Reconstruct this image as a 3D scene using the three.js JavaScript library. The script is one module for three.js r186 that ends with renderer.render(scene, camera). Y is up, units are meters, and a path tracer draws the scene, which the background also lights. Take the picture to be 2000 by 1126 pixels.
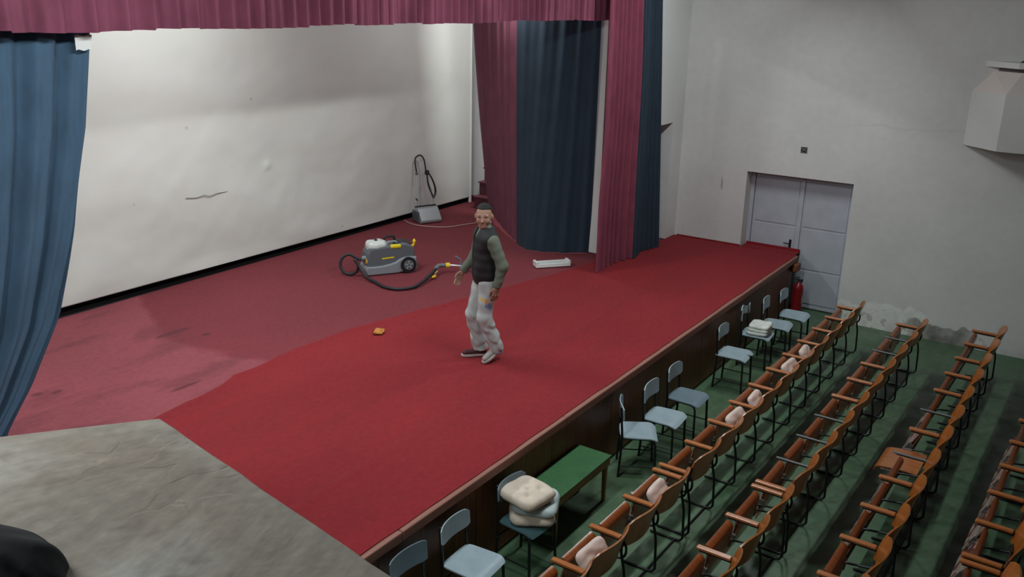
import * as THREE from 'three';
import { RoundedBoxGeometry } from 'three/addons/geometries/RoundedBoxGeometry.js';
import { ConvexGeometry } from 'three/addons/geometries/ConvexGeometry.js';
import { RectAreaLightUniformsLib } from 'three/addons/lights/RectAreaLightUniformsLib.js';
import { mergeGeometries, mergeVertices, toCreasedNormals } from 'three/addons/utils/BufferGeometryUtils.js';
import { ImprovedNoise } from 'three/addons/math/ImprovedNoise.js';

// ------------------------------------------------------------------ camera, light, exposure
const scene = new THREE.Scene();
scene.background = new THREE.Color(0x050505);
const renderer = new THREE.WebGLRenderer({ antialias: true });
renderer.toneMapping = THREE.LinearToneMapping;
renderer.toneMappingExposure = 1.0;
renderer.shadowMap.enabled = true;
const camera = new THREE.PerspectiveCamera(35.6765, 2000 / 1126, 0.05, 100);
camera.position.set(-14.0, 4.756, 3.891);
camera.rotation.order = 'YXZ';
camera.rotation.set(-0.312475, -0.980085, 0.020664);
RectAreaLightUniformsLib.init();

const HALL_LAMPS = [[-2.8, 0.3], [-6.6, 0.3], [-10.4, 0.3], [-13.5, 0.3]];      // ceiling battens above the stage front; last is added, unseen, to brighten the ledge
const STAGE_LAMPS = [[-1.7, -4.2], [-7.0, -4.2], [-11.2, -4.2]];     // battens behind the valance
const HALL_Y = 5.4, STAGE_Y = 5.15;
const HALL_POWER = 174, STAGE_POWER = 140;
const LAMP_COLOUR = new THREE.Color(0.93, 1.0, 1.0);

// ------------------------------------------------------------------ helpers
const HS = 0.94;                               // stage height
const D2R = Math.PI / 180;
let seed = 7;
const rnd = () => { seed = (seed * 1664525 + 1013904223) >>> 0; return seed / 4294967296; };
const P = new ImprovedNoise();
const ns = (x, y, z = 0) => P.noise(x + 31.7, y + 12.3, z + 5.1);
const fbm = (x, y, o = 4, z = 0) => { let s = 0, a = 0.5, f = 1; for (let i = 0; i < o; i++) { s += a * ns(x * f, y * f, z + i * 7.3); a *= 0.5; f *= 2.03; } return s; };
const clamp = (x, a = 0, b = 1) => Math.min(b, Math.max(a, x));
const lerp = (a, b, t) => a + (b - a) * t;
const sstep = (a, b, x) => { const t = clamp((x - a) / (b - a)); return t * t * (3 - 2 * t); };
const mixc = (a, b, t) => [lerp(a[0], b[0], t), lerp(a[1], b[1], t), lerp(a[2], b[2], t)];
const taken = new Map();
function numbered(name) {
  const n = taken.get(name) || 0; taken.set(name, n + 1);
  return n ? `${name}_${String(n).padStart(3, '0')}` : name;
}
function tag(o, label, category, group, kind) {
  o.userData.label = label; if (category) o.userData.category = category;
  if (group) o.userData.group = group; if (kind) o.userData.kind = kind; return o;
}
function obj(name, geo, mat, parent = scene) {
  const g = Array.isArray(geo) ? merge(geo) : geo;
  const m = new THREE.Mesh(g, mat); m.name = parent === scene ? numbered(name) : name; parent.add(m); return m;
}
function thing(name, label, category, pos = [0, 0, 0], turn = 0, group) {
  const o = new THREE.Group(); o.name = numbered(name); scene.add(o); o.position.set(...pos); o.rotation.y = turn;
  return tag(o, label, category, group);
}
function struct(name, geo, mat, label, category = 'structure') {
  const m = obj(name, geo, mat); tag(m, label, category, null, 'structure'); return m;
}
function merge(list) {
  const gs = list.map(g => { let q = g.index ? g.toNonIndexed() : g.clone(); for (const k of Object.keys(q.attributes)) if (!['position', 'normal', 'uv'].includes(k)) q.deleteAttribute(k);
    if (!q.attributes.uv) q.setAttribute('uv', new THREE.BufferAttribute(new Float32Array(q.attributes.position.count * 2), 2)); return q; });
  return mergeGeometries(gs);
}
function uvm(geo, s = 1) {                       // uv in metres from the dominant face direction
  const g = geo.index ? geo.toNonIndexed() : geo; const p = g.attributes.position, n = g.attributes.normal;
  const uv = new Float32Array(p.count * 2);
  for (let i = 0; i < p.count; i++) {
    const ax = Math.abs(n.getX(i)), ay = Math.abs(n.getY(i)), az = Math.abs(n.getZ(i)); let u, v;
    if (ay >= ax && ay >= az) { u = p.getX(i); v = p.getZ(i); } else if (ax >= az) { u = p.getZ(i); v = p.getY(i); } else { u = p.getX(i); v = p.getY(i); }
    uv[2 * i] = u * s; uv[2 * i + 1] = v * s;
  }
  g.setAttribute('uv', new THREE.BufferAttribute(uv, 2)); return g;
}
function bx(x0, x1, y0, y1, z0, z1, r = 0) {
  const w = x1 - x0, h = y1 - y0, d = z1 - z0;
  const g = r ? new RoundedBoxGeometry(w, h, d, 2, r) : new THREE.BoxGeometry(w, h, d);
  g.translate((x0 + x1) / 2, (y0 + y1) / 2, (z0 + z1) / 2); return uvm(g);
}
const V = (x, y, z) => new THREE.Vector3(x, y, z);
function roundPath(pts, rad) {
  const c = new THREE.CurvePath(), v = pts.map(p => V(...p)); let cur = v[0];
  for (let i = 1; i < v.length - 1; i++) {
    const a = v[i - 1], b = v[i], d = v[i + 1];
    const r = Math.min(rad, a.distanceTo(b) * 0.48, b.distanceTo(d) * 0.48);
    const p = b.clone().lerp(a, r / a.distanceTo(b)), q = b.clone().lerp(d, r / b.distanceTo(d));
    c.add(new THREE.LineCurve3(cur, p)); c.add(new THREE.QuadraticBezierCurve3(p, b, q)); cur = q;
  }
  c.add(new THREE.LineCurve3(cur, v[v.length - 1])); return c;
}
function bar(pts, r, rad = 0.05, seg = 6, n) {   // tube with rounded bends and closed ends
  const c = roundPath(pts, rad); const N = n || Math.max(6, pts.length * 7);
  return merge([new THREE.TubeGeometry(c, N, r, seg), ...[pts[0], pts[pts.length - 1]].map(p => new THREE.SphereGeometry(r, seg, 4).translate(...p))]);
}
function spline(pts, r, n = 60, seg = 8, closed = false) { return new THREE.TubeGeometry(new THREE.CatmullRomCurve3(pts.map(p => V(...p)), closed), n, r, seg, closed); }
function sheet(fn, nu, nv) {                      // open surface; fn(u,v) -> [x,y,z,(U,V)]
  const pos = [], uv = [], idx = [];
  for (let j = 0; j <= nv; j++) for (let i = 0; i <= nu; i++) { const q = fn(i / nu, j / nv); pos.push(q[0], q[1], q[2]); uv.push(q[3] ?? i / nu, q[4] ?? j / nv); }
  for (let j = 0; j < nv; j++) for (let i = 0; i < nu; i++) { const a = j * (nu + 1) + i, b = a + 1, c = a + nu + 1, d = c + 1; idx.push(a, c, b, b, c, d); }
  const g = new THREE.BufferGeometry(); g.setAttribute('position', new THREE.Float32BufferAttribute(pos, 3)); g.setAttribute('uv', new THREE.Float32BufferAttribute(uv, 2)); g.setIndex(idx); g.computeVertexNormals(); return g;
}
function shell(fn, nu, nv, t) {                   // sheet with thickness t along its normal
  const s = sheet(fn, nu, nv), p = s.attributes.position, n = s.attributes.normal, uv = s.attributes.uv, N = p.count;
  const pos = [], uvs = [], idx = [];
  for (const k of [0.5, -0.5]) for (let i = 0; i < N; i++) { pos.push(p.getX(i) + n.getX(i) * t * k, p.getY(i) + n.getY(i) * t * k, p.getZ(i) + n.getZ(i) * t * k); uvs.push(uv.getX(i), uv.getY(i)); }
  const id = s.index.array; for (let i = 0; i < id.length; i += 3) { idx.push(id[i], id[i + 1], id[i + 2]); idx.push(N + id[i], N + id[i + 2], N + id[i + 1]); }
  const W = nu + 1, rim = [];
  for (let i = 0; i < nu; i++) rim.push([i, i + 1]);
  for (let j = 0; j < nv; j++) rim.push([j * W + nu, (j + 1) * W + nu]);
  for (let i = nu; i > 0; i--) rim.push([nv * W + i, nv * W + i - 1]);
  for (let j = nv; j > 0; j--) rim.push([j * W, (j - 1) * W]);
  for (const [a, b] of rim) idx.push(a, b, N + b, a, N + b, N + a);
  const g = new THREE.BufferGeometry(); g.setAttribute('position', new THREE.Float32BufferAttribute(pos, 3)); g.setAttribute('uv', new THREE.Float32BufferAttribute(uvs, 2)); g.setIndex(idx);
  const g2 = g.toNonIndexed(); return toCreasedNormals(g2, 0.7);
}
function surfNet(f, lo, hi, c) {                  // smooth mesh of the zero set of f inside a box
  const nx = Math.ceil((hi[0] - lo[0]) / c) + 1, ny = Math.ceil((hi[1] - lo[1]) / c) + 1, nz = Math.ceil((hi[2] - lo[2]) / c) + 1;
  const val = new Float32Array(nx * ny * nz), I = (i, j, k) => i + nx * (j + ny * k);
  for (let k = 0; k < nz; k++) for (let j = 0; j < ny; j++) for (let i = 0; i < nx; i++) val[I(i, j, k)] = f(lo[0] + i * c, lo[1] + j * c, lo[2] + k * c);
  const vid = new Int32Array(nx * ny * nz).fill(-1), pos = [], idx = [];
  const E = [[0, 1], [0, 2], [0, 4], [1, 3], [1, 5], [2, 3], [2, 6], [3, 7], [4, 5], [4, 6], [5, 7], [6, 7]];
  const cv = new Float32Array(8);
  for (let k = 0; k < nz - 1; k++) for (let j = 0; j < ny - 1; j++) for (let i = 0; i < nx - 1; i++) {
    let neg = 0; for (let q = 0; q < 8; q++) { cv[q] = val[I(i + (q & 1), j + ((q >> 1) & 1), k + (q >> 2))]; if (cv[q] < 0) neg++; }
    if (!neg || neg === 8) continue;
    let sx = 0, sy = 0, sz = 0, n = 0;
    for (const [a, b] of E) { if ((cv[a] < 0) === (cv[b] < 0)) continue; const t = cv[a] / (cv[a] - cv[b]);
      sx += lerp(a & 1, b & 1, t); sy += lerp((a >> 1) & 1, (b >> 1) & 1, t); sz += lerp(a >> 2, b >> 2, t); n++; }
    vid[I(i, j, k)] = pos.length / 3; pos.push(lo[0] + (i + sx / n) * c, lo[1] + (j + sy / n) * c, lo[2] + (k + sz / n) * c);
  }
  const quad = (a, b, d, e, flip) => { if (a < 0 || b < 0 || d < 0 || e < 0) return; flip ? idx.push(a, d, b, b, d, e) : idx.push(a, b, d, b, e, d); };
  for (let k = 1; k < nz - 1; k++) for (let j = 1; j < ny - 1; j++) for (let i = 1; i < nx - 1; i++) {
    const s = val[I(i, j, k)] < 0;
    if (s !== (val[I(i + 1, j, k)] < 0)) quad(vid[I(i, j - 1, k - 1)], vid[I(i, j, k - 1)], vid[I(i, j - 1, k)], vid[I(i, j, k)], !s);
    if (s !== (val[I(i, j + 1, k)] < 0)) quad(vid[I(i - 1, j, k - 1)], vid[I(i, j, k - 1)], vid[I(i - 1, j, k)], vid[I(i, j, k)], s);
    if (s !== (val[I(i, j, k + 1)] < 0)) quad(vid[I(i - 1, j - 1, k)], vid[I(i, j - 1, k)], vid[I(i - 1, j, k)], vid[I(i, j, k)], !s);
  }
  const g = new THREE.BufferGeometry(); g.setAttribute('position', new THREE.Float32BufferAttribute(pos, 3)); g.setIndex(idx); g.computeVertexNormals(); return g;
}
// textures -----------------------------------------------------------
function tex(w, h, fn, srgb = true, rep) {
  const d = new Uint8Array(w * h * 4);
  for (let j = 0; j < h; j++) for (let i = 0; i < w; i++) { const c = fn(i / w, j / h); const o = 4 * (j * w + i); d[o] = clamp(c[0], 0, 255); d[o + 1] = clamp(c[1], 0, 255); d[o + 2] = clamp(c[2], 0, 255); d[o + 3] = 255; }
  const t = new THREE.DataTexture(d, w, h); t.wrapS = t.wrapT = THREE.MirroredRepeatWrapping; t.magFilter = THREE.LinearFilter; t.minFilter = THREE.LinearMipmapLinearFilter; t.generateMipmaps = true;
  if (srgb) t.colorSpace = THREE.SRGBColorSpace; if (rep) t.repeat.set(rep[0], rep[1]); t.needsUpdate = true; return t;
}
const std = (o) => new THREE.MeshStandardMaterial({ roughness: 0.8, side: THREE.DoubleSide, ...o });
const grey = (v) => [v, v, v];
const plain = (c, rough = 0.7, metal = 0) => std({ color: c, roughness: rough, metalness: metal });

// ------------------------------------------------------------------ materials
const RP = (z, y, z0, y0, rz, ry) => Math.hypot((z - z0) / rz, (y - y0) / ry);
const wallRightTex = tex(2048, 1024, (u, v) => {               // u: z from -3 to 5, v: y from 0 to 4
  const z = -3 + 8 * u, y = 4 * v; let c = [206, 205, 203];
  const m = fbm(z * 0.9, y * 0.9, 4); c = c.map(q => q + m * 14 + fbm(z * 9, y * 9, 2) * 6);
  const n1 = fbm(z * 2.2, y * 2.2, 4), n2 = fbm(z * 7 + 9, y * 7, 4);
  const flake = sstep(0.02, -0.02, y - (0.30 + 0.16 * Math.sin((z - 0.75) * 2.1) + n1 * 0.35 + n2 * 0.1)) * sstep(0.6, 0.75, z + n2 * 0.2) * sstep(2.12, 1.95, z + n2 * 0.2);
  c = mixc(c, [226, 225, 220].map(q => q + n2 * 40), flake * 0.8);
  const bare = sstep(0.02, -0.02, y - (0.24 + n1 * 0.3 + n2 * 0.14)) * sstep(1.7, 1.85, z + n2 * 0.3) * sstep(2.75, 2.55, z + n1 * 0.2);
  c = mixc(c, [134, 132, 127].map(q => q + n2 * 90), bare * 0.85);
  const scuff = sstep(0.18, 0.3, n2 + n1 * 0.6) * sstep(0.5, 0.15, y) * sstep(0.6, 0.8, z); c = mixc(c, [160, 156, 150], scuff * 0.6);
  const st = sstep(1, 0.4, RP(z + n2 * 0.02, y, -1.385, 1.93, 0.022, 0.13)); c = mixc(c, [150, 148, 145], st * 0.5);
  const tide = sstep(0.03, 0, Math.abs(y - 3.05 - 0.12 * n1 - 0.03 * z)) * sstep(0.3, 0.9, z); c = mixc(c, [190, 188, 184], tide * 0.35);
  return c;
}, true, [1 / 8, 1 / 4]); wallRightTex.offset.set(3 / 8, 0);
const wallTex = tex(512, 512, (u, v) => { const m = fbm(u * 4, v * 4, 5); return [208, 208, 206].map(q => q + m * 16); }, true, [0.25, 0.25]);
const plasterBump = tex(512, 512, (u, v) => grey(128 + 100 * fbm(u * 30, v * 30, 3)), false, [0.5, 0.5]);
const wallRightMat = std({ map: wallRightTex, roughness: 0.9, bumpMap: plasterBump, bumpScale: 0.002 });
const wallMat = std({ map: wallTex, roughness: 0.9, bumpMap: plasterBump, bumpScale: 0.002 });
const floorTex = tex(1024, 1024, (u, v) => { const x = u * 8, z = v * 8; const m = fbm(x * 0.9, z * 0.9, 4), f = fbm(x * 12, z * 12, 3), s = fbm(x * 0.8 + 20, z * 7, 3);
  let c = [70, 98, 72]; c = mixc(c, [108, 120, 98], clamp(0.3 + m * 1.1 + s * 0.6) * 0.55); return c.map(q => 1.03 * q * (1 + f * 0.18)); }, true, [1 / 8, 1 / 8]);
const floorRough = tex(512, 512, (u, v) => grey(130 + 110 * fbm(u * 14, v * 14, 4)), false, [1 / 4, 1 / 4]);
const floorMat = std({ map: floorTex, roughness: 0.85, roughnessMap: floorRough });
const pile = tex(512, 512, (u, v) => grey(128 + 120 * ns(u * 160, v * 160) + 60 * ns(u * 60, v * 60, 3)), false, [1, 1]);
const frontCarpetTex = tex(1024, 512, (u, v) => { const x = -12 + 12 * u, z = -4 + 4 * v; const m = fbm(x * 0.6, z * 0.6, 4), f = fbm(x * 18, z * 18, 2), st = fbm(x * 0.5 + 4, z * 3.2, 3);
  return [127 + m * 12 + f * 14 + st * 9, 20 + f * 7 + m * 5, 29 + f * 7 + m * 5]; }, true, [1 / 12, 1 / 4]); frontCarpetTex.offset.set(1, 1);
const frontCarpetMat = std({ map: frontCarpetTex, roughness: 0.97, bumpMap: pile, bumpScale: 0.004 });
const backCarpetTex = tex(1024, 512, (u, v) => { const x = -12 + 12 * u, z = -7 + 5 * v; const m = fbm(x * 0.7, z * 0.7, 4), f = fbm(x * 18, z * 18, 2), w = fbm(x * 1.8, z * 1.8, 4);
  let c = [116, 42, 50];
  const edge = -7.55 - 0.55 * Math.sin((z + 6.4) * 0.9) + 0.10 * (z + 5.5) * -1 + w * 0.25;       // dusty, not yet cleaned part of the carpet
  c = mixc(c, [134, 62, 70], sstep(edge + 0.09, edge - 0.09, x));
  for (const [sx, sz, rx, rz] of [[-8.05, -4.9, 0.2, 0.05], [-7.85, -4.55, 0.05, 0.05], [-9.9, -4.5, 0.06, 0.04], [-8.9, -3.5, 0.16, 0.03], [-9.3, -5.7, 0.05, 0.05], [-9.75, -4.4, 0.05, 0.03]]) c = mixc(c, [78, 32, 40], 0.7 * sstep(1.2, 0.6, Math.hypot((x - sx) / rx, (z - sz) / rz) + w * 1.2));
  c = mixc(c, [100, 44, 52], sstep(0.0, 0.3, fbm(x * 0.9 + 3, z * 2.4 + 7, 4)) * 0.5 * sstep(-7.6, -8.4, x));
  return c.map(q => q * (1 + f * 0.12 + m * 0.12)); }, true, [1 / 12, 1 / 5]); backCarpetTex.offset.set(1, 7 / 5);
const backCarpetMat = std({ map: backCarpetTex, roughness: 0.97, bumpMap: pile, bumpScale: 0.004 });
function woodTex(a, b, n = 512, sx = 2, sy = 26) { return tex(n, n, (u, v) => { const g = fbm(u * sx + fbm(u * 2, v * 3, 2) * 0.5, v * sy, 4), f = fbm(u * 10, v * 90, 2); return mixc(a, b, clamp(0.5 + g * 0.9 + f * 0.25)); }); }
const stageWoodTex = woodTex([98, 54, 32], [146, 88, 54], 512, 22, 2.5);
const stageWoodMats = [0.86, 1, 1.12].map(k => std({ map: stageWoodTex, color: new THREE.Color(k, k, k), roughness: 0.5 }));
const nosingMat = std({ map: woodTex([128, 84, 72], [158, 108, 94], 512, 1.2, 14), roughness: 0.6 });
const plyTex = woodTex([142, 78, 30], [186, 112, 52], 512, 20, 2);
const plyMat = new THREE.MeshPhysicalMaterial({ map: plyTex, roughness: 0.34, clearcoat: 0.5, clearcoatRoughness: 0.25, side: THREE.DoubleSide });
const plyDarkMat = new THREE.MeshPhysicalMaterial({ map: woodTex([118, 58, 22], [158, 84, 36], 512, 20, 2), roughness: 0.32, clearcoat: 0.5, clearcoatRoughness: 0.25, side: THREE.DoubleSide });
const armMat = new THREE.MeshPhysicalMaterial({ map: woodTex([150, 84, 36], [186, 112, 54], 256, 16, 2), roughness: 0.3, clearcoat: 0.5, clearcoatRoughness: 0.2, side: THREE.DoubleSide });
const undersideTex = tex(512, 256, (u, v) => { const a = fbm(u * 3.2, v * 2.2, 3), b = fbm(u * 5 + 5, v * 3 + 3, 3); let c = [158, 142, 132].map(q => q + b * 40);
  c = mixc(c, [92, 40, 36], sstep(0.06, 0.12, a)); c = mixc(c, [120, 96, 76], sstep(0.1, 0.2, b) * 0.7); return c; });
const undersideMat = std({ map: undersideTex, roughness: 0.8 });
const blackTube = plain(0x17191b, 0.4, 0.2), greyTube = plain(0x6f7074, 0.55, 0.3), hingeMetal = plain(0x74726f, 0.5, 0.5);
const paleBlueTex = tex(256, 256, (u, v) => { const m = fbm(u * 6, v * 6, 4), f = fbm(u * 40, v * 40, 2); return [158 + m * 16 + f * 6, 176 + m * 14 + f * 6, 186 + m * 14 + f * 6]; });
const paleBlueMat = std({ map: paleBlueTex, roughness: 0.42 });
const darkBlueMat = std({ map: paleBlueTex, color: 0xb4bcc2, roughness: 0.45 });
const tealMat = std({ map: paleBlueTex, color: 0x7fa0a0, roughness: 0.45 });
const weave = tex(512, 512, (u, v) => grey(128 + 60 * Math.sin(u * 512) * Math.sin(v * 512) + 60 * ns(u * 90, v * 90)), false, [3, 3]);
function clothMat(c, va = 0.08, o = {}) {
  const t = tex(256, 256, (u, v) => { const m = fbm(u * 5, v * 5, 4), f = fbm(u * 60, v * 12, 2); return c.map(q => q * (1 + m * va * 2 + f * va)); });
  return std({ map: t, roughness: 0.95, bumpMap: weave, bumpScale: 0.0015, ...o });
}
const blueCloth = clothMat([70, 96, 120]), navyCloth = clothMat([38, 52, 66]), maroonCloth = clothMat([114, 60, 77]), redCloth = clothMat([122, 56, 75]), valanceCloth = clothMat([130, 68, 90]);
const screenTex = tex(1024, 512, (u, v) => { const x = u * 9.4, y = v * 3.9; const m = fbm(x * 0.5, y * 0.5, 4), s = fbm(x * 2, y * 2, 4); let c = [208, 210, 203].map(q => q + m * 8 + s * 4);
  const p = fbm(x * 0.35 + 8, y * 0.35, 3); c = mixc(c, [207, 203, 198], clamp(0.5 + p)); 
  for (const [sx, sy, r] of [[1.2, 0.55, 0.03], [5.9, 0.08, 0.03], [3.1, 2.0, 0.03], [2.2, 1.1, 0.02], [4.2, 2.3, 0.03]]) c = mixc(c, [120, 116, 110], 0.3 * sstep(r, r * 0.3, Math.hypot(x - sx, y - sy)));
  return c; });
const screenMat = std({ map: screenTex, roughness: 0.85 });
const doorTex = tex(512, 512, (u, v) => { const m = fbm(u * 4, v * 4, 4), f = fbm(u * 3, v * 60, 2); return [176 + m * 14 + f * 4, 180 + m * 14 + f * 4, 190 + m * 14 + f * 4]; });
const doorMat = std({ map: doorTex, roughness: 0.55 });
const concreteTex = tex(1024, 1024, (u, v) => { const x = u * 2.2, y = v * 2.2; const m = fbm(x * 2.2, y * 2.2, 5), s = fbm((x + y * 0.6) * 3, (y - x * 0.4) * 16, 4), f = fbm(x * 30, y * 30, 3), t = fbm(x * 5 + 7, y * 5, 4);
  let c = [186, 180, 168]; c = mixc(c, [170, 152, 138], clamp(0.45 + m * 1.4)); c = mixc(c, [206, 204, 198], sstep(0.05, 0.3, fbm(x * 1.1 + 3.4, y * 1.1 + 1.2, 4))); c = mixc(c, [136, 126, 116], sstep(0.12, 0.3, t) * 0.55); return c.map(q => 0.87 * q * (1 + s * 0.18 + f * 0.12)); }, true, [1 / 2.2, 1 / 2.2]);
const concreteBump = tex(1024, 1024, (u, v) => { const x = u * 2.2, y = v * 2.2; const a = fbm(x * 6, y * 6, 6), st = fbm((x + y * 0.6) * 4, (y - x * 0.4) * 22, 4); const wx = x + 0.15 * fbm(x * 4, y * 4, 3), wy = y + 0.15 * fbm(x * 4 + 9, y * 4, 3); const fl = sstep(0.02, 0.05, fbm(wx * 7 + 3, wy * 7, 4)) * sstep(-0.02, 0.16, fbm(x * 2.4, y * 2.4 + 9, 2)); return grey(110 + a * 60 + fl * 26 + st * 30 + fbm(x * 60, y * 60, 2) * 14); }, false, [1 / 2.2, 1 / 2.2]);
const concreteMat = std({ map: concreteTex, roughness: 0.92, bumpMap: concreteBump, bumpScale: 0.011 });
const white = plain(0xe4e5e3, 0.5), lampGlow = std({ color: 0xffffff, emissive: 0xf2ffff, emissiveIntensity: 6 });

// ------------------------------------------------------------------ the setting
struct('floor', bx(-18, 0.4, -0.2, 0, -0.5, 12), floorMat, 'worn green painted hall floor', 'floor');
const dimPaint = plain(0x423f3c, 0.9);
struct('ceiling', bx(-18, 0.4, 6.4, 6.6, -7.3, 12.3), dimPaint, 'dark grey ceiling above the hall', 'ceiling');
struct('wall_back', bx(-18, 0.4, 0, 6.4, -7.2, -6.95), wallMat, 'white wall behind the stage', 'wall');
struct('wall_rear', bx(-18, 0.4, 0, 6.4, 12, 12.3), dimPaint, 'grey wall at the rear of the hall', 'wall');
struct('wall_left', bx(-18.3, -18, 0, 6.4, -7.2, 12), dimPaint, 'grey wall on the left of the hall', 'wall');
const DZ0 = -0.976, DZ1 = 0.69, DH = 2.19, DD = 0.28;
struct('wall_right', [bx(0, 0.4, 0, 6.4, -7.2, DZ0), bx(0, 0.4, DH, 6.4, DZ0, DZ1), bx(0, 0.4, 0, 6.4, DZ1, 12), bx(DD + 0.05, 0.4, 0, DH, DZ0, DZ1)], wallRightMat, 'grey white plaster side wall peeling along its foot', 'wall');
// proscenium: wall with the little side door, deeper pier, header above the valance
const NX0 = -1.12, NX1 = -0.4, NH = 2.9;
struct('wall_proscenium', [bx(-1.3, NX0, 0.957, 6.4, -2.6, -2.15), bx(NX0, NX1, NH, 6.4, -2.6, -2.15), bx(NX1, -0.001, 0.957, 6.4, -2.6, -2.15), bx(-1.93, -1.3, 0.957, 6.4, -2.82, -2.60), bx(-18, -2.25, 5.9, 6.4, -2.8, -2.55)], wallMat, 'white proscenium wall beside the stage curtain', 'wall');
{ const d = struct('door_1', bx(NX0, NX1, HS, NH, -2.46, -2.4), doorMat, 'pale blue side door in the proscenium wall', 'door'); }
{ // double door in the right wall
  const d = new THREE.Group(); d.name = 'door_2'; scene.add(d); tag(d, 'grey blue double door in the side wall, half hidden by the stage', 'door', null, 'structure');
  const mid = -0.13, x0 = DD, x1 = DD + 0.045;
  obj('frame', [bx(DD - 0.03, x1, 0, DH, DZ0, DZ0 + 0.06), bx(DD - 0.03, x1, 0, DH, DZ1 - 0.03, DZ1), bx(DD - 0.03, x1, DH - 0.06, DH, DZ0, DZ1)], doorMat, d);
  for (const [a, b] of [[DZ0 + 0.065, mid - 0.005], [mid + 0.005, DZ1 - 0.035]]) {
    const leaf = obj('door_leaf', bx(x0, x1, 0.02, DH - 0.065, a, b, 0.004), doorMat, d);
    for (const [y0, y1] of [[0.1, 0.64], [0.67, 1.33], [1.36, 2.08]]) obj('panel', bx(x0 - 0.012, x0 + 0.005, y0, y1, a + 0.05, b - 0.05, 0.005), doorMat, leaf);
  }
  obj('meeting_strip', bx(x0 - 0.03, x0, 0.02, DH - 0.07, mid - 0.03, mid + 0.03, 0.006), doorMat, d);
  const h = obj('handle', [bx(x0 - 0.02, x0 - 0.008, 0.97, 1.12, mid - 0.13, mid - 0.09, 0.004), bar([[x0 - 0.02, 1.06, mid - 0.11], [x0 - 0.06, 1.06, mid - 0.11], [x0 - 0.06, 1.06, mid - 0.2]], 0.009)], plain(0x2a2a2c, 0.4, 0.6), d); h.userData.label = 'dark lever handle';
  obj('padlock', bx(x0 - 0.05, x0 - 0.03, 0.93, 0.98, mid - 0.13, mid - 0.08, 0.006), plain(0x3a3836, 0.4, 0.7), d);
}
// stage: platform, boarded front, wooden nosing
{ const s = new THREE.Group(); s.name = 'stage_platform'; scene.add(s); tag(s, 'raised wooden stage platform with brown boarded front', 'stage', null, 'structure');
  obj('platform_body', bx(-18, -0.001, 0, HS - 0.02, -6.95, -0.09), plain(0x1e1618, 0.85), s);  // near-black colour deepens the shade below the screen, past the carpet edge
  let x = -0.05, k = 0; while (x > -14) { const w = 1.22; obj('front_panel', bx(x - w + 0.006, x, 0.02, HS - 0.085, -0.09, -0.06, 0.003), stageWoodMats[[1, 0, 2, 1, 2, 0][k % 6]], s); x -= w; k++; }
  x = 0; while (x > -14) { const w = 2.4; obj('edge_board', sheetBoard(x - w + 0.004, x), nosingMat, s); x -= w; }
  obj('corner_block', bx(-0.2, -0.02, 0.72, 0.85, -0.06, 0.06, 0.02), stageWoodMats[1], s);
  function sheetBoard(a, b) { return bx(a, b, HS - 0.085, HS + 0.004, -0.12, 0.0, 0.012); }
}
// carpets
const seam = [[-13.5, -3.0], [-11, -3.02], [-9.46, -3.11], [-8.7, -3.2], [-8.45, -3.33], [-8.2, -3.3], [-7.6, -3.36], [-6.9, -3.34], [-6.2, -3.2], [-5.2, -2.98], [-4.13, -2.75], [-3, -2.52], [-1.84, -2.36], [-1.0, -2.2], [-0.5, -2.16], [-0.01, -2.16]];
function seamZ(x) { for (let i = 0; i < seam.length - 1; i++) if (x <= seam[i + 1][0]) { const t = (x - seam[i][0]) / (seam[i + 1][0] - seam[i][0]); return lerp(seam[i][1], seam[i + 1][1], t) + 0.03 * ns(x * 3, 0); } return -2.16; }
const frontCarpet = shell((u, v) => { const x = -13.5 + 13.47 * u, zb = seamZ(x), z = lerp(zb, -0.045 + 0.012 * ns(x * 2.2, 4) , v);
  const ruck = 0.010 * Math.exp(-Math.pow((z - zb - 0.03) / 0.05, 2)) * (0.7 + ns(x * 2, 1)) + 0.006 * Math.max(0, fbm(x * 0.7, z * 3.0, 3)) + 0.012 * Math.exp(-Math.pow((z + 1.35 + x * 0.05) / 0.04, 2)) * clamp(ns(x * 0.4, 8) + 0.3);
  return [x, HS + 0.008 + ruck, z, x, z]; }, 320, 90, 0.008);
tag(obj('stage_carpet', frontCarpet, frontCarpetMat), 'bright red carpet covering the front of the stage', 'carpet');
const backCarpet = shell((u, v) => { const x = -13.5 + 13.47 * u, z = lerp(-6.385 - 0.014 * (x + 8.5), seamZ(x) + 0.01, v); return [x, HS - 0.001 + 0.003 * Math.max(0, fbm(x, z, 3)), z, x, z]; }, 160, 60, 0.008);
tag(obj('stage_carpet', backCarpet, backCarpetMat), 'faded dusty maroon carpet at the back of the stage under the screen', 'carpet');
// carpet turned up along the wall by the double door
tag(obj('carpet_upturn', [bx(-0.03, -0.008, HS, HS + 0.035, -2.1, DZ0, 0.006), bx(0.0, DD - 0.04, HS, HS + 0.012, DZ0 + 0.01, -0.06, 0.004), bx(DD - 0.06, DD - 0.035, HS, HS + 0.05, DZ0 + 0.02, -0.06, 0.006)], frontCarpetMat), 'red carpet edge turned up against the side wall and double door', 'carpet');
obj('skirting', bx(-0.05, 0, HS, HS + 0.12, -6.9, -3.1), plain(0x5a1c24, 0.6)); { const o = scene.getObjectByName('skirting'); o.name = 'baseboard_right'; tag(o, 'dark red skirting on the side wall behind the wing curtain', 'baseboard', null, 'structure'); }
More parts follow.
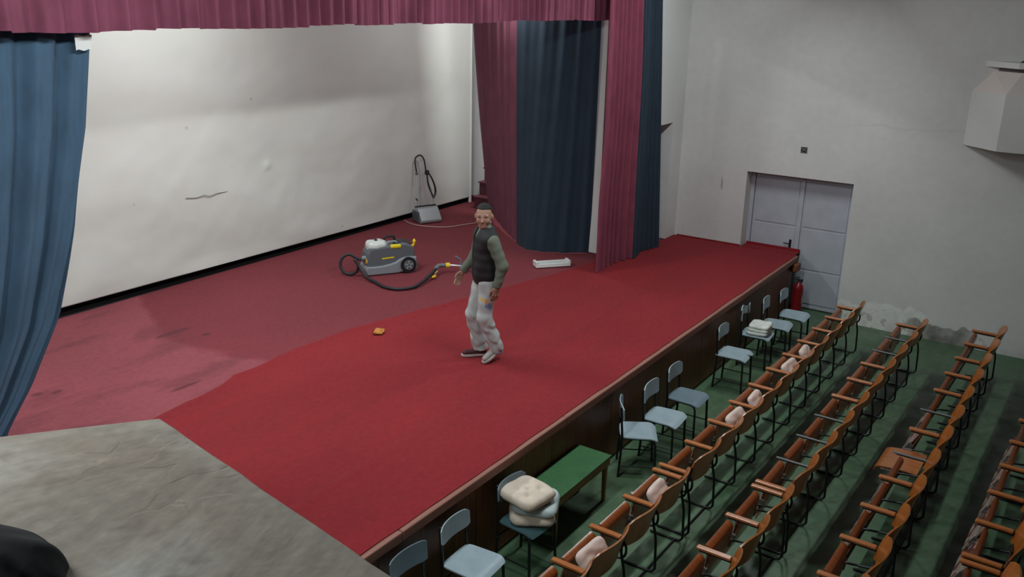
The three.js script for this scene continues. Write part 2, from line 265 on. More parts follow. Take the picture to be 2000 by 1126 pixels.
// concrete ledge of the gallery, close to the camera
{ const e = (a, b, n, k) => { const r = []; for (let i = 0; i < n; i++) { const t = i / n; r.push([lerp(a[0], b[0], t) + 0.004 * ns(t * 14 + k, 3), lerp(a[1], b[1], t) + 0.004 * ns(t * 14 + k, 9)]); } return r; };
  const A = [-15.4, -0.06], B = [-12.758, 1.96], Cc = [-13.02, 3.55], D = [-13.45, 3.55], E2 = [-13.55, 3.1], F2 = [-15.4, 3.1];
  const pts = [...e(A, B, 60, 0), ...e(B, Cc, 40, 7), Cc, D, E2, F2];
  const sh = new THREE.Shape(pts.map(p => new THREE.Vector2(p[0], -p[1])));
  const g = new THREE.ExtrudeGeometry(sh, { depth: 3.69, bevelEnabled: true, bevelSize: 0.006, bevelThickness: 0.01, bevelSegments: 2 }); g.rotateX(-Math.PI / 2);
  struct('wall_gallery', g, concreteMat, 'rough grey concrete ledge of the gallery near the viewer', 'ledge'); }

// ------------------------------------------------------------------ lamps (above the picture)
function lamp(x, y, z, power, label, front = 1, rear = 1) {     // rear, front: power shares towards seats and stage, cut to darken rows and screen
  const t = thing('ceiling_lamp', label, 'lamp', [x, y, z]);
  obj('housing', bx(-0.75, 0.75, 0.02, 0.10, -0.14, 0.14, 0.015), white, t);
  obj('rod', [bar([[-0.5, 0.1, 0], [-0.5, 6.4 - y, 0]], 0.008), bar([[0.5, 0.1, 0], [0.5, 6.4 - y, 0]], 0.008)], white, t);
  for (const s of [-0.06, 0.06]) obj('tube', new THREE.CylinderGeometry(0.016, 0.016, 1.44, 10).rotateZ(Math.PI / 2).translate(0, 0.0, s), lampGlow, t);
  for (const s of [-1, 1]) { const l = new THREE.RectAreaLight(LAMP_COLOUR, power * (s > 0 ? rear : front), 1.44, 0.11); l.position.set(0, -0.03, s * 0.06); l.rotation.x = -Math.PI / 2 + s * -0.75; l.name = 'lamp_light'; t.add(l); }
}
HALL_LAMPS.forEach(([x, z], i) => lamp(x, HALL_Y, z, HALL_POWER, ['white twin tube ceiling lamp above the stage front near the side wall', 'white twin tube ceiling lamp above the middle of the stage front', 'white twin tube ceiling lamp above the stage front by the blue curtain', 'added unseen twin tube lamp brightening the gallery ledge'][i], 0.74, 0.5));
STAGE_LAMPS.forEach(([x, z], i) => lamp(x, STAGE_Y, z, STAGE_POWER, ['white twin tube lamp behind the valance near the wing curtain', 'white twin tube lamp behind the valance at the middle of the screen', 'white twin tube lamp behind the valance by the blue curtain'][i]));

// ------------------------------------------------------------------ screen and curtains
{ const t = thing('projection_screen', 'large white stretched cinema screen with a slack wrinkled face', 'screen', [0, 0, 0]);
  const X0 = -9.6, X1 = -0.16, Y0 = 1.065, Y1 = 4.9;
  obj('screen_cloth', sheet((u, v) => { const x = lerp(X0, X1, u), y = lerp(Y1, Y0, v);
    const low = sstep(0.25, 0.95, v);
    let d = 0.030 * Math.sin((x * 1.1 + y * 1.9) * 1.6 + 2 * fbm(x * 0.6, y * 0.6, 2)) * low * (0.3 + 0.7 * Math.abs(fbm(x * 0.5, y * 0.5 + 4, 2)) * 2.5) + 0.012 * Math.sin(x * 3.1 + 3 * fbm(x * 0.5, y * 0.4, 2)) * 0.5 + 0.045 * fbm(x * 1.1, y * 1.1, 3);
    d += 0.025 * Math.exp(-Math.pow(Math.hypot(x + 5.15, (y - 2.35) * 1.3) / 0.07, 2));
    d *= Math.min(1, v * 8, (1 - v) * 20 + 0.15, (1 - u) * 14, u * 14);
    return [x, y, -6.42 + d, u, 1 - v]; }, 220, 100), screenMat, t);
  obj('border', [bx(X1 - 0.02, X1 + 0.03, 0.945, Y1, -6.45, -6.41, 0.006), bx(X0 - 0.03, X0 + 0.02, 0.945, Y1, -6.45, -6.41, 0.006), bx(X0, X1, Y1 - 0.03, Y1 + 0.02, -6.46, -6.42)], white, t);
  obj('bottom_batten', bx(X0, X1, Y0 - 0.012, Y0 + 0.012, -6.45, -6.425, 0.004), white, t);
  const tr = obj('tear', spline([[-6.61, 2.11, -6.40], [-6.44, 2.085, -6.4], [-6.32, 2.10, -6.395], [-6.24, 2.075, -6.395], [-6.09, 2.09, -6.4], [-5.92, 2.085, -6.405]], 0.0045, 30, 5), plain(0x77746e, 0.9), t); tr.userData.label = 'dark jagged crease';
}
function folds(s, per, seedv, amp) { return amp * (Math.sin(s * 6.283 / per + 1.8 * ns(s * 0.9 / per * 0.3, seedv)) * 0.7 + Math.sin(s * 6.283 / (per * 0.47) + seedv + 2.5 * ns(s * 0.4 / per, seedv + 3)) * 0.3 + 0.8 * ns(s / per * 0.5, seedv * 2)); }
const interp = (tab, y) => { for (let i = 0; i < tab.length - 1; i++) if (y >= tab[i + 1][0]) { const t = (y - tab[i][0]) / (tab[i + 1][0] - tab[i][0]); return lerp(tab[i][1], tab[i + 1][1], clamp(t)); } return tab[tab.length - 1][1]; };
// valance
{ const t = thing('stage_valance', 'gathered dark pink valance hanging across the top of the stage', 'valance');
  obj('cloth', sheet((u, v) => { const x = lerp(-13.6, -1.75, u), yb = 4.47 + 0.012 * ns(x * 2.2, 3) + (ns(x * 0.9, 7) > 0.18 ? 0.014 : 0) + 0.006 * x * 0.6 + 0.035, y = lerp(6.0, yb, v);
    const z = -2.4 + folds(x, 0.165 + 0.02 * ns(x * 0.2, 1), 2, 0.05) * (0.75 + 0.35 * v); return [x + 0.015 * ns(x * 5, y), y, z, x * 0.5, y * 0.5]; }, 1500, 10), valanceCloth, t);
  obj('rail', bx(-13.8, -1.7, 6.0, 6.06, -2.46, -2.36), plain(0x55504c, 0.6), t);
}
// left blue curtain
{ const tab = [[6, -9.95], [4.43, -10.02], [3.76, -10.11], [2.99, -10.29], [2.34, -10.5], [1.84, -10.79], [1.54, -11.03], [0.95, -11.35]];
  const t = thing('stage_curtain', 'tall blue stage curtain drawn back at the left of the screen', 'curtain', [0, 0, 0], 0, 'stage curtains');
  obj('cloth', sheet((u, v) => { const y = lerp(5.9, 0.975, v), xr = interp(tab, y), xl = -13.4 + 0.2 * v; const x = lerp(xl, xr, u); const s = u * 4.2 + 0.2 * v;
    const A = 0.075 * (0.55 + 0.6 * v); const z = -2.66 + folds(s + 0.12 * v * v, 0.34, 5, A) + 0.02 * fbm(s * 2, y * 0.8, 3) + 0.1 * Math.sin(u * 9 + v) * v; return [x + 0.03 * ns(s * 3, y * 0.5), y, z, s * 0.5, y * 0.5]; }, 340, 60), blueCloth, t);
  const p = obj('paper_tag', shell((u, v) => [lerp(-10.19, -10.06 - 0.02 * v, u), lerp(4.44, 4.335, v) + 0.006 * Math.sin(u * 9), -2.545 + 0.01 * u], 6, 6, 0.003), white, t); p.userData.label = 'white scrap pinned to the top edge';
}
// right front curtain: red and navy
{ const L = [[6, -2.8], [4.5, -2.75], [3.05, -2.74], [1.96, -2.82], [1.0, -2.82]], M = [[6, -1.87], [4.78, -1.86], [3.7, -1.79], [2.34, -1.8], [0.9, -1.78]], R = [[6, -1.4], [4.78, -1.31], [2.88, -1.08], [0.9, -0.86]];
  const mk = (A, B, per, sd, label, m, zo) => { const t = thing('stage_curtain', label, 'curtain', [0, 0, 0], 0, 'stage curtains');
    obj('cloth', sheet((u, v) => { const y = lerp(6.2, 0.965, v), x = lerp(interp(A, y), interp(B, y), u) - 0.06, s = u * 1.3; const z = zo + folds(s, per, sd, 0.05 * (0.8 + 0.35 * v)) + 0.03 * Math.sin(u * 5 + 2) * v; return [x, y, z, s * 0.5, y * 0.5]; }, 150, 50), m, t); };
  mk(L, M, 0.21, 8, 'red pleated curtain hanging in front at the right end of the valance', redCloth, -2.11);
  mk(M, R, 0.17, 12, 'narrow navy pleated curtain beside the white proscenium wall', navyCloth, -2.07);
}
// right wing curtains: navy, then maroon towards the screen
{ const mk = (pathTop, pathBot, yb, per, sd, label, m, hem) => { const ct = new THREE.CatmullRomCurve3(pathTop.map(p => V(p[0], 0, p[1]))), cb = new THREE.CatmullRomCurve3(pathBot.map(p => V(p[0], 0, p[1])));
    const t = thing('stage_curtain', label, 'curtain', [0, 0, 0], 0, 'stage curtains');
    obj('cloth', sheet((u, v) => { const a = ct.getPoint(u), b = cb.getPoint(u), k = Math.pow(v, 1.6), y = lerp(5.9, yb + hem(u), v), s = u * 1.9; const f = folds(s, per, sd, 0.02);
      return [lerp(a.x, b.x, k) - f * 0.9, y, lerp(a.z, b.z, k) + f * 0.3, s * 0.5, y * 0.5]; }, 160, 60), m, t); };
  mk([[-2.0, -2.68], [-2.05, -3.2], [-2.0, -4.18]], [[-1.92, -2.74], [-2.25, -3.1], [-2.4, -3.6], [-2.2, -3.95]], 0.955, 0.42, 3, 'wide navy wing curtain hanging behind the red front curtain', navyCloth, () => 0.0);
  mk([[-1.99, -4.16], [-1.9, -4.6], [-1.5, -5.46]], [[-2.16, -3.93], [-1.72, -4.52], [-0.95, -5.42]], 0.955, 0.34, 17, 'maroon wing curtain hanging between the screen and the navy wing curtain', maroonCloth, (u) => 0.16 * u * u);
}
// maroon steps behind the wing curtain
{ const t = thing('wooden_steps', 'dark maroon wooden steps half hidden behind the maroon wing curtain', 'steps', [-0.26, HS + 0.005, -5.78], 0);
  const m = plain(0x4a1c26, 0.7), m2 = plain(0x6a343e, 0.65);
  for (let i = 0; i < 3; i++) { obj('riser', bx(-0.28 + i * 0.16, -0.12 + i * 0.16, 0, 0.22 + i * 0.25, -0.26, 0.3, 0.006), m, t); obj('tread', bx(-0.30 + i * 0.16, -0.12 + i * 0.16, 0.22 + i * 0.25, 0.245 + i * 0.25, -0.28, 0.32, 0.006), m2, t); }
}

// ------------------------------------------------------------------ theatre seats
const SW = 0.56;
const backGeo = shell((u, v) => { const a = 2 * u - 1, corner = Math.pow(Math.abs(a), 6); const yTop = 0.845 - 0.06 * corner, yBot = 0.545 + 0.025 * corner; const y = lerp(yBot, yTop, v), k = (y - 0.545) / 0.30;
  return [a * SW * 0.508, y, 0.275 + 0.085 * k + 0.07 * (1 - a * a) - 0.02 * (1 - v) * v, u * 0.5, v * 0.4]; }, 18, 10, 0.014);
// seat board pivots near its middle: s runs from the rear edge to the rolled front edge
const seatProfile = (s) => { if (s < 0.35) return [0.014 * Math.sin(s * 8) - 0.008, 0.19 - s]; const a = Math.min((s - 0.35) / 0.05, 1.7) * 1.1; return [-0.004 - 0.05 * (1 - Math.cos(a)), -0.16 - 0.05 * Math.sin(a)]; };
const seatGeo = shell((u, v) => { const [y, z] = seatProfile(v * 0.43); const a = 2 * u - 1; return [a * (SW * 0.5 - 0.045) * (1 - 0.05 * Math.pow(v, 6)), y, z, u * 0.5, v * 0.43]; }, 8, 24, 0.013);
const underGeo = bx(-SW / 2 + 0.05, SW / 2 - 0.05, -0.032, -0.014, -0.15, 0.15, 0.004); { const p = underGeo.attributes.position, q = underGeo.attributes.uv; for (let i = 0; i < p.count; i++) q.setXY(i, p.getX(i) / SW + 0.5, -p.getZ(i) * 3); }
const hingeGeos = [-1, 1].map(s => bx(s * (SW / 2 - 0.03) - 0.012, s * (SW / 2 - 0.03) + 0.012, -0.04, 0.02, -0.04, 0.04, 0.004));
const armGeo = bx(-0.026, 0.026, 0.645, 0.672, 0.0, 0.29, 0.01);
const bareGeo = bar([[0, 0.64, 0.0], [0, 0.64, 0.31]], 0.011, 0.02, 8);
const loopGeo = bar([[0, 0.632, 0.03], [0, 0.632, 0.345], [0, 0.47, 0.34], [0, 0.425, 0.03]], 0.011, 0.09, 6, 36);
const legGeo = bar([[0, 0.72, 0.33], [0, 0.55, 0.29], [0, 0.36, 0.335], [0, 0.014, 0.35], [0, 0.014, 0.03]], 0.012, 0.06, 6, 24);
const railGeos = [['seat_rail', bar([[-SW / 2, 0.415, 0.06], [SW / 2, 0.415, 0.06]], 0.012, 0.01)], ['back_rail', bar([[-SW / 2, 0.575, 0.30], [SW / 2, 0.575, 0.30]], 0.009, 0.01)], ['floor_rail', bar([[-SW / 2, 0.016, 0.27], [SW / 2, 0.016, 0.27]], 0.009, 0.01)]];
function mkSeat(x, z, yaw, fold, bare, endArm, endBare, label, group, dark) {
  const t = thing('theatre_seat', label, 'seat', [x, 0, z], yaw, group);
  obj('backrest', backGeo, plyMat, t);
  const s = obj('seat', seatGeo, dark ? plyDarkMat : plyMat, t); s.position.set(0, 0.43, fold > 1.5 && fold < 1.85 ? 0.065 : 0.03); s.rotation.x = fold;
  const un = obj('underside', underGeo, undersideMat, s); un.userData.label = 'pale stained board under the seat';
  hingeGeos.forEach(g => obj('hinge', g, hingeMetal, s));
  const addArm = (dx, b) => { const f = obj('arm_frame', loopGeo, blackTube, t); f.position.x = dx; if (b) { const a = obj('bare_arm', bareGeo, greyTube, t); a.position.x = dx; } else { const a = obj('armrest', armGeo, armMat, t); a.position.x = dx; } const l = obj('leg', legGeo, blackTube, t); l.position.x = dx; };
  addArm(-SW / 2 - 0.01, bare); if (endArm) addArm(SW / 2 + 0.01, endBare);
  railGeos.forEach(([n, g]) => obj(n, g, blackTube, t));
  return t;
}
const ordinals = ['first', 'second', 'third', 'fourth', 'fifth', 'sixth', 'seventh', 'eighth', 'ninth', 'tenth', 'eleventh', 'twelfth', 'thirteenth', 'fourteenth', 'fifteenth'];
const rowName = ['front row', 'second row', 'third row', 'fourth row'];
const cushionSpots = [];
function mkRow(r, z0, slope, blocks) {            // blocks: {x, n, pitch, bare:[arm indices], open:[seat indices]}
  let count = 0;
  blocks.forEach((b) => {
    for (let i = 0; i < b.n; i++) {
      const xr = b.x - b.pitch * i, xl = xr - b.pitch, x = (xr + xl) / 2, z = z0 + slope * (x + 5);
      const open = (b.open || []).includes(i), j = (k) => (Math.sin((r * 13 + count * 7.7 + k) * 12.9898) * 43758.5453 % 1);
      const lean = (b.upright || []).includes(i) ? 98 : r < 2 ? 100 + 4 * j(1) : 114 + 5 * j(1);
      const what = open ? 'wooden theatre seat folded down open' : 'wooden theatre seat folded up';
      const t = mkSeat(x, z + 0.004 * j(2), -slope + 0.008 * j(3), open ? -3 * D2R : lean * D2R, (b.bare || []).includes(i + 1), i === 0, (b.bare || []).includes(0), r === 3 ? `${what}, ${ordinals[count]} from the right picture edge in the fourth row` : `${what}, ${ordinals[count]} from the side wall in the ${rowName[r]}`, `theatre seats in the ${rowName[r]}`, !open);
      t.scale.x = b.pitch / (SW + 0.02); count++;
      if ((b.cushion || []).includes(i)) cushionSpots.push([x, z, count]);
    }
  });
}
mkRow(0, 0.925, 0.013, [{ x: -1.28, n: 10, pitch: 0.574, cushion: [3, 4, 6, 7] }, { x: -7.14, n: 4, pitch: 0.579, cushion: [0, 2] }]);
mkRow(1, 1.775, 0.018, [{ x: -1.546, n: 9, pitch: 0.582, bare: [1, 2, 6, 7, 8] }, { x: -6.88, n: 4, pitch: 0.59 }]);
mkRow(2, 2.655, 0.02, [{ x: -1.19, n: 12, pitch: 0.604, bare: [5, 7], open: [6], upright: [10, 11] }]);
mkRow(3, 3.53, 0.03, [{ x: -3.908, n: 5, pitch: 0.602 }, { x: -7.02, n: 2, pitch: 0.6 }]);

// ------------------------------------------------------------------ cushions
function pillow(w, d, h, tufts = [], puff = 0.5, sd = 0) {
  const f = (sgn) => (u, v) => { const a = u * 2 - 1, b = v * 2 - 1; const n = 5, m = Math.pow(Math.pow(Math.abs(a), n) + Math.pow(Math.abs(b), n), 1 / n) || 0, M = Math.max(Math.abs(a), Math.abs(b)) || 1; const k = m > 0 ? M / m : 1;
    const x = a * k, z = b * k; let y = Math.pow(clamp(1 - Math.pow(M, 6)), puff); for (const [tx, tz] of tufts) y *= 1 - 0.55 * Math.exp(-(Math.pow(x - tx, 2) + Math.pow(z - tz, 2)) / 0.02);
    y *= 1 + 0.25 * ns(x * 2 + sd, z * 2); return [x * w / 2 * (1 + 0.02 * ns(z * 3, sd)), sgn * (y * h / 2) + 0.008 * ns(x * 1.3 + sd, z * 1.3), z * d / 2, x * w * 0.5, z * d * 0.5]; };
  const top = sheet(f(1), 26, 26), bot = sheet((u, v) => f(-1)(1 - u, v), 26, 26); const g = mergeVertices(merge([top, bot]).deleteAttribute('normal') , 1e-5); g.computeVertexNormals(); return g;
}
const T4 = [[-0.38, -0.38], [0.38, -0.38], [-0.38, 0.38], [0.38, 0.38], [0, 0]];
const creamCloth = clothMat([214, 200, 184], 0.05), paleBlueCloth = clothMat([188, 204, 206], 0.05), pinkCloth = clothMat([212, 192, 184], 0.05), towelCloth = clothMat([222, 226, 218], 0.06);
const cushNames = ['side wall', 'stage', 'stage', 'stage', 'stage', 'stage'];
cushionSpots.forEach(([x, z, n], i) => { const o = obj('seat_cushion', pillow(0.36, 0.22, 0.08, [], 0.6, i * 3), pinkCloth); o.position.set(x, 0.60, z + 0.205); o.rotation.set(58 * D2R, 0, (i % 2 ? 0.12 : -0.1), 'YXZ'); tag(o, `pale pink cushion tucked into the ${ordinals[n - 1]} folded seat of the front row`, 'cushion', 'cushions in the front row'); });

// ------------------------------------------------------------------ pale blue chairs along the stage
const chSeat = shell((u, v) => { const a = 2 * u - 1; const c = 0.02 * Math.pow(Math.abs(a), 4); const z = lerp(-0.2, 0.19, v); const lip = v > 0.8 ? -0.035 * Math.pow((v - 0.8) / 0.2, 2) : 0; const wv = 0.2 * (1 - 0.06 * (1 - v)) * (1 - 0.12 * Math.pow(Math.abs(2 * v - 1), 10)); return [a * wv, 0.452 + lip + 0.008 * a * a - 0.004, z + (v < 0.3 ? c : 0), u * 0.4, v * 0.4]; }, 16, 16, 0.012);
const chSeatNotch = shell((u, v) => { const a = 2 * u - 1; const bite = 0.075 * Math.exp(-Math.pow((a - 0.42) / 0.13, 2)); const z = lerp(-0.2, 0.19 - bite, v); const lip = v > 0.8 ? -0.035 * Math.pow((v - 0.8) / 0.2, 2) * (1 - bite * 8) : 0; const wv = 0.2 * (1 - 0.12 * Math.pow(Math.abs(2 * v - 1), 10)); return [a * wv, 0.452 + lip, z, u * 0.4, v * 0.4]; }, 60, 16, 0.012);
const chBack = (w = 0.195, r = 7, hgt = 0.17, cd = 0.03) => shell((u, v) => { const a = 2 * u - 1, cr = Math.pow(Math.abs(a), r); const y0 = 0.63 + cd * cr, y1 = 0.63 + hgt - cd * cr; const y = lerp(y0, y1, v); return [a * w, y, -0.185 - 0.06 * (y - 0.6) - 0.035 * (1 - a * a) + 0.02, u * 0.4, v * 0.2]; }, 20, 8, 0.011);
const chBackA = chBack(), chBackSq = chBack(0.2, 12, 0.18, 0.016);
const chBackWavy = shell((u, v) => { const a = 2 * u - 1; const y0 = 0.655 + 0.03 * (1 - a * a), y1 = 0.785 + 0.028 * Math.cos(a * 3.1) + 0.05 * Math.pow(Math.abs(a), 8); const y = lerp(y0, y1, v); return [a * 0.2, y, -0.185 - 0.05 * (1 - a * a), u * 0.4, v * 0.2]; }, 24, 8, 0.016);
const chFront = (s) => bar([[s * 0.16, 0.44, -0.17], [s * 0.175, 0.438, 0.13], [s * 0.185, 0.40, 0.165], [s * 0.195, 0.0, 0.18]], 0.0135, 0.04);
const chRear = (s) => bar([[s * 0.19, 0.0, -0.2], [s * 0.175, 0.44, -0.175], [s * 0.165, 0.78, -0.205]], 0.0135, 0.08);
const chLegs = [chFront(-1), chFront(1), chRear(-1), chRear(1)];
const chStretch = merge([bar([[-0.192, 0.13, -0.19], [-0.19, 0.13, 0.175]], 0.008), bar([[0.192, 0.13, -0.19], [0.19, 0.13, 0.175]], 0.008), bar([[-0.17, 0.435, -0.17], [0.17, 0.435, -0.17]], 0.009), bar([[-0.19, 0.3, -0.185], [0.19, 0.3, -0.185]], 0.008)]);
function chair(x, z, turn, label, o = {}) {
  const t = thing('school_chair', label, 'chair', [x, 0, z], turn, 'pale blue chairs along the stage front');
  obj('seat', o.notch ? chSeatNotch : chSeat, o.mat || paleBlueMat, t);
  obj('backrest', o.wavy ? chBackWavy : o.sq ? chBackSq : chBackA, o.backMat || paleBlueMat, t);
  chLegs.forEach(g => obj('leg', g, blackTube, t)); obj('stretcher', chStretch, blackTube, t); return t;
}
chair(-1.45, 0.44, 0.04, 'pale blue chair beside the red fire extinguisher', {});
chair(-2.0, 0.37, 0.12, 'pale blue chair between the towel chair and the extinguisher chair', { sq: true });
chair(-2.52, 0.27, 0.1, 'pale blue chair with a curved top rail carrying a folded white towel', { wavy: true });
chair(-3.42, 0.29, 0.05, 'pale blue chair with a notch broken out of its seat front', { notch: true });
chair(-5.03, 0.34, 0.02, 'grey blue chair with a darker seat, behind the pair of chairs near the green table', { mat: darkBlueMat });
chair(-5.67, 0.35, 0.06, 'pale blue chair with a square backrest, between the turned chair and the darker seat', { sq: true });
chair(-6.15, 0.27, 0.52, 'pale blue chair turned sideways next to the green table', {});
chair(-8.26, 0.25, -0.06, 'teal blue chair piled with three square cushions', { mat: tealMat, backMat: darkBlueMat });
chair(-9.03, 0.24, 0.04, 'pale blue chair next to the cushion chair, away from the table', {});
chair(-9.62, 0.24, -0.05, 'pale blue chair with a square backrest at the bottom edge of the picture', { sq: true, backMat: darkBlueMat });
// cushions on the chair
[[0.512, 0.6, 'cream pink square cushion at the bottom of the chair pile', creamCloth, 0.02, 0.0, 0.06], [0.604, 0.45, 'pale blue square cushion in the middle of the chair pile', paleBlueCloth, 0.05, 0.02, 0.12], [0.708, -0.17, 'cream square tufted cushion on top of the chair pile', creamCloth, -0.03, -0.02, 0.10]].forEach(([y, ry, label, m, dx, dz, tilt], i) => {
  const o = obj('square_cushion', pillow(0.40, 0.40, 0.10, T4, 0.5, 5 + i * 4), m); o.position.set(-8.22 + dx, y, 0.26 + dz); o.rotation.set(tilt * 0.5, ry, tilt * 0.3); tag(o, label, 'cushion', 'cushions piled on the teal chair'); });
// folded towel
{ const t = thing('folded_towel', 'folded white towel lying on the chair with a curved top rail', 'towel', [-2.5, 0.462, 0.28], 0.1);
  for (let i = 0; i < 3; i++) { const g = pillow(0.36 - i * 0.012, 0.30 - i * 0.008, 0.05, [], 0.25, 20 + i * 3); g.translate(0.008 * i, 0.024 + i * 0.04, 0.006 * i); obj('fold', g, towelCloth, t); } }
// green table
{ const t = thing('low_table', 'low wooden table with a green top standing against the stage', 'table', [-7.38, 0, 0.145], 0);
  const gm = std({ map: tex(256, 256, (u, v) => { const f = fbm(u * 30, v * 30, 3), m = fbm(u * 4, v * 4, 3); return [48 + m * 18 + f * 12, 98 + m * 18 + f * 12, 55 + m * 14 + f * 10]; }), roughness: 0.6 }), wm = std({ map: woodTex([116, 92, 50], [150, 122, 72], 256, 3, 20), roughness: 0.6 });
  obj('table_top', bx(-0.51, 0.51, 0.487, 0.502, -0.19, 0.19, 0.005), gm, t);
  obj('apron', [bx(-0.5, 0.5, 0.40, 0.487, 0.16, 0.18), bx(-0.5, 0.5, 0.40, 0.487, -0.18, -0.16), bx(-0.5, -0.48, 0.40, 0.487, -0.16, 0.16), bx(0.48, 0.5, 0.40, 0.487, -0.16, 0.16)], wm, t);
  for (const sx of [-1, 1]) for (const sz of [-1, 1]) { const g = new THREE.CylinderGeometry(0.032, 0.021, 0.49, 4, 1).rotateY(Math.PI / 4).translate(sx * 0.465, 0.245, sz * 0.145); obj('leg', g.toNonIndexed(), wm, t).geometry.computeVertexNormals(); } }
// fire extinguisher
{ const t = thing('fire_extinguisher', 'red fire extinguisher standing in the corner between stage and double door', 'extinguisher', [-0.2, 0, 0.11], 0.6);
  const red = plain(0x7e1119, 0.35);
  obj('cylinder', new THREE.LatheGeometry([[0, 0.005], [0.078, 0.005], [0.082, 0.03], [0.082, 0.47], [0.074, 0.52], [0.045, 0.555], [0.026, 0.565], [0.026, 0.585], [0, 0.585]].map(p => new THREE.Vector2(...p)), 28), red, t);
  obj('valve', [new THREE.CylinderGeometry(0.02, 0.024, 0.05, 12).translate(0, 0.605, 0), bx(-0.012, 0.012, 0.62, 0.632, -0.1, 0.02, 0.004), bx(-0.012, 0.012, 0.648, 0.66, -0.11, 0.015, 0.004)], plain(0x222222, 0.5), t);
  obj('hose', spline([[0, 0.605, 0.02], [0.05, 0.6, 0.07], [0.09, 0.5, 0.05], [0.095, 0.3, 0.02], [0.09, 0.16, 0.01]], 0.011, 30), plain(0x151515, 0.6), t);
  obj('label_band', new THREE.CylinderGeometry(0.0828, 0.0828, 0.14, 24, 1, true, -0.9, 1.8).translate(0, 0.31, 0), plain(0xc8bdb4, 0.6), t);
}

// ------------------------------------------------------------------ right wall: box hood, junction box
{ const t = thing('wall_hood', 'white boxed hood with sloping top on the side wall', 'wall box');
  const lo = [[0, 2.08], [-0.4, 2.54], [-0.4, 3.55], [0, 4.0]], hi = [[0, 2.31], [-0.2, 2.67], [-0.2, 3.42], [0, 3.78]], cp = [[0, 2.19], [-0.3, 2.62], [-0.3, 3.5], [0, 3.92]], nk = [[0, 2.36], [-0.16, 2.7], [-0.16, 3.4], [0, 3.74]];
  const prism = (a, ya, b, yb) => uvm(new ConvexGeometry([...a.map(p => V(p[0] - 0.001, ya, p[1])), ...b.map(p => V(p[0] - 0.001, yb, p[1]))]));
  obj('body', prism(lo, 2.935, lo, 3.68), wallMat, t); obj('sloping_top', prism(lo, 3.68, hi, 3.955), std({ color: 0xcfc4bf, roughness: 0.9 }), t); obj('neck', prism(nk, 3.955, nk, 4.01), plain(0x77736f, 0.9), t); obj('cap', prism(cp, 4.01, cp, 4.085), wallMat, t);
  obj('cable_loop', spline([[-0.1, 4.088, 2.62], [-0.12, 4.11, 2.68], [-0.2, 4.1, 2.74], [-0.14, 4.12, 2.8], [-0.05, 4.1, 2.72]], 0.012, 30), plain(0x202020, 0.6), t);
}
{ const t = thing('junction_box', 'small dark open socket box on the side wall above the door', 'socket', [0, 2.625, -0.115]);
  obj('frame', [bx(-0.012, 0, -0.045, 0.045, -0.05, -0.04), bx(-0.012, 0, -0.045, 0.045, 0.04, 0.05), bx(-0.012, 0, 0.037, 0.045, -0.05, 0.05), bx(-0.012, 0, -0.045, -0.037, -0.05, 0.05)], plain(0x6b6862, 0.7), t);
  obj('cover', bx(-0.006, 0, -0.04, 0.04, -0.045, 0.045), plain(0x1c1b1a, 0.8), t);
  obj('wire', [spline([[-0.006, -0.03, -0.03], [-0.02, 0, 0], [-0.008, 0.03, 0.03]], 0.006, 12, 6), spline([[-0.006, 0.025, -0.03], [-0.02, 0.01, -0.005], [-0.008, -0.02, 0.03]], 0.006, 12, 6)], plain(0x8c8880, 0.6), t);
}
{ const o = obj('cable_stub', spline([[-0.004, 2.05, -1.39], [-0.012, 1.97, -1.388], [-0.004, 1.85, -1.384]], 0.006, 14, 6), plain(0xa8a6a2, 0.7)); tag(o, 'short grey cable stub on the side wall left of the double door', 'cable'); }

// ------------------------------------------------------------------ things on the stage
{ // light fitting lying on the carpet
  const t = thing('light_fitting', 'white batten light fitting lying on the red carpet below the navy curtain', 'lamp', [-2.93, HS + 0.014, -2.82], Math.atan2(-0.34, 0.41));
  obj('tray', bx(-0.27, 0.27, 0, 0.035, -0.09, 0.09, 0.008), white, t);
  obj('rim', [bx(-0.27, 0.27, 0.035, 0.06, -0.09, -0.075, 0.004), bx(-0.27, 0.27, 0.035, 0.055, 0.075, 0.09, 0.004)], white, t);
  for (const s of [-1, 1]) obj('end_cap', bx(s * 0.255 - 0.02, s * 0.255 + 0.02, 0.03, 0.085, -0.085, 0.085, 0.008), plain(0xd2d4d2, 0.5), t);
  obj('diffuser', bx(-0.235, 0.235, 0.035, 0.05, -0.06, 0.06, 0.006), plain(0xc4cac8, 0.35), t);
}
tag(obj('crumpled_paper', mergeVertices(uvm(new THREE.IcosahedronGeometry(1, 2))), plain(0xb87a34, 0.8)), 'crumpled yellow brown scrap lying on the carpet left of the man', 'litter');
{ const o = scene.getObjectByName('crumpled_paper'), p = o.geometry.attributes.position; for (let i = 0; i < p.count; i++) { const x = p.getX(i), y = p.getY(i), z = p.getZ(i), k = 1 + 0.6 * ns(x * 2.2, y * 2.2, z * 2.2); p.setXYZ(i, x * 0.085 * k, y * 0.025 * k, z * 0.06 * k); } o.geometry.computeVertexNormals(); o.position.set(-6.61, HS + 0.033, -2.95); o.rotation.y = 0.5; }
